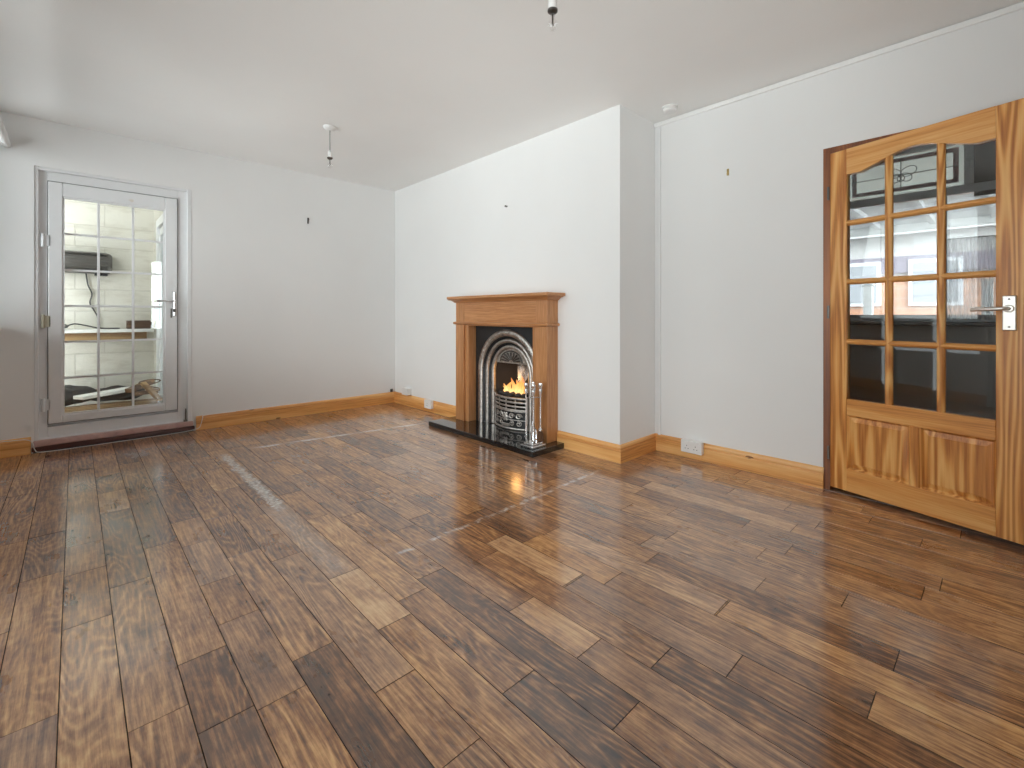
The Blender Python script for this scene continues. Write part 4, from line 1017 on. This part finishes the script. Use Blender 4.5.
mb = MB(); mb.cyl((XC, 3.005, 1.99), (XC - .018, 3.005, 1.99), .006, seg=10); mb.cyl((XC - .018, 3.005, 1.99), (XC - .022, 3.005, 1.99), .009, seg=10)
build('wall_screw', mb, M['steel'], at=(XC, 3.005, 1.99), label='screw head left in the chimney breast above the mantel', category='screw')

# curtain rail and sill end at the left edge
cr = root('curtain_rail', (XL, 4.6, 2.30), label='white curtain rail end in the top left corner of the room', category='curtain rail')
mb = MB(); mb.tube([(-.360, YD - .004, 2.272), (-.360, .2, 2.272)], .023, 14); build('pole', mb, M['plastic'], cr, smooth=True)
mb = MB(); mb.box(XL, -.35, YD - .10, YD - .07, 2.246, 2.34, .006); build('bracket', mb, M['plastic'], cr)

# ------------------------------------------------------------------ light
w = bpy.data.worlds.new('overcast'); SC.world = w; w.use_nodes = True
nt = w.node_tree; nt.nodes.clear(); g = G(nt)
gd = g.n('ShaderNodeTexCoord').outputs['Generated']
gz = g.n('ShaderNodeSeparateXYZ', inp={0: gd}).outputs[2]
skyc = g.ramp(g.maprange(gz, -1, 1, 0, 1), [(0, (1.5, 1.53, 1.56, 1)), (.36, (.75, .77, .79, 1)), (.46, (.42, .435, .45, 1)), (.55, (.405, .42, .435, 1)), (1, (.94, .97, 1.0, 1))])
# the sun behind thin cloud: a broad brighter patch of sky on the garden side
sd_ = Vector((-.36, -.91, .10)).normalized()
lobe = g.math('POWER', g.math('MAXIMUM', g.n('ShaderNodeVectorMath', operation='DOT_PRODUCT', inp={0: gd, 1: sd_}).outputs['Value'], 0.0), 5.0)
strength = g.math('MULTIPLY_ADD', lobe, 40.0, 7.0)
bg = g.n('ShaderNodeBackground', inp={'Color': skyc, 'Strength': strength})
ow = g.n('ShaderNodeOutputWorld'); nt.links.new(bg.outputs[0], ow.inputs[0])
def portal(name, loc, rot, sx, sy):
    l = bpy.data.lights.new(name, 'AREA'); l.shape = 'RECTANGLE'; l.size = sx; l.size_y = sy; l.cycles.is_portal = True
    o = bpy.data.objects.new(name, l); COL.objects.link(o); o.location = loc; o.rotation_euler = rot
portal('side_daylight', (XBAY - .19, (WY0 + WY1) / 2, (WZ0 + WZ1) / 2), (0, R(-90), 0), WZ1 - WZ0, WY1 - WY0)
portal('added_door_daylight', (XBAY - .19, (GY0 + GY1) / 2, WZ1 / 2), (0, R(-90), 0), WZ1, GY1 - GY0)
portal('added_window_daylight', ((RX0 + RX1) / 2, YREAR - .11, (RZ0 + RZ1) / 2), (R(90), 0, 0), RX1 - RX0, RZ1 - RZ0)
portal('hall_daylight', (HX + .12, (HY0 + HY1) / 2, (HZ0 + HZ1) / 2), (0, R(90), 0), HZ1 - HZ0, HY1 - HY0)
portal('lean_to_daylight', (-.32, 5.74, 2.66), (0, 0, 0), 2.1, 1.2)

# ------------------------------------------------------------------ camera
cam = bpy.data.cameras.new('camera'); co = bpy.data.objects.new('camera', cam); COL.objects.link(co)
cam.sensor_fit = 'HORIZONTAL'; cam.sensor_width = 36; cam.lens = 36 * FPX / 1024
cam.shift_y = (CYP - 384) / 1024
cam.clip_start = .02
co.location = (0, 0, CAM_H); co.rotation_euler = (R(90), 0, -YAW)
SC.camera = co
SC.view_settings.view_transform = 'Standard'; SC.view_settings.look = 'None'; SC.view_settings.gamma = 1
SC.view_settings.exposure = 0.0; SC.view_settings.use_curve_mapping = False
cy = SC.cycles
cy.use_denoising = True; cy.denoising_prefilter = 'ACCURATE'; cy.max_bounces = 14; cy.diffuse_bounces = 8; cy.glossy_bounces = 5; cy.transparent_max_bounces = 24; cy.transmission_bounces = 8
cy.sample_clamp_indirect = 8; cy.caustics_reflective = False; cy.caustics_refractive = False
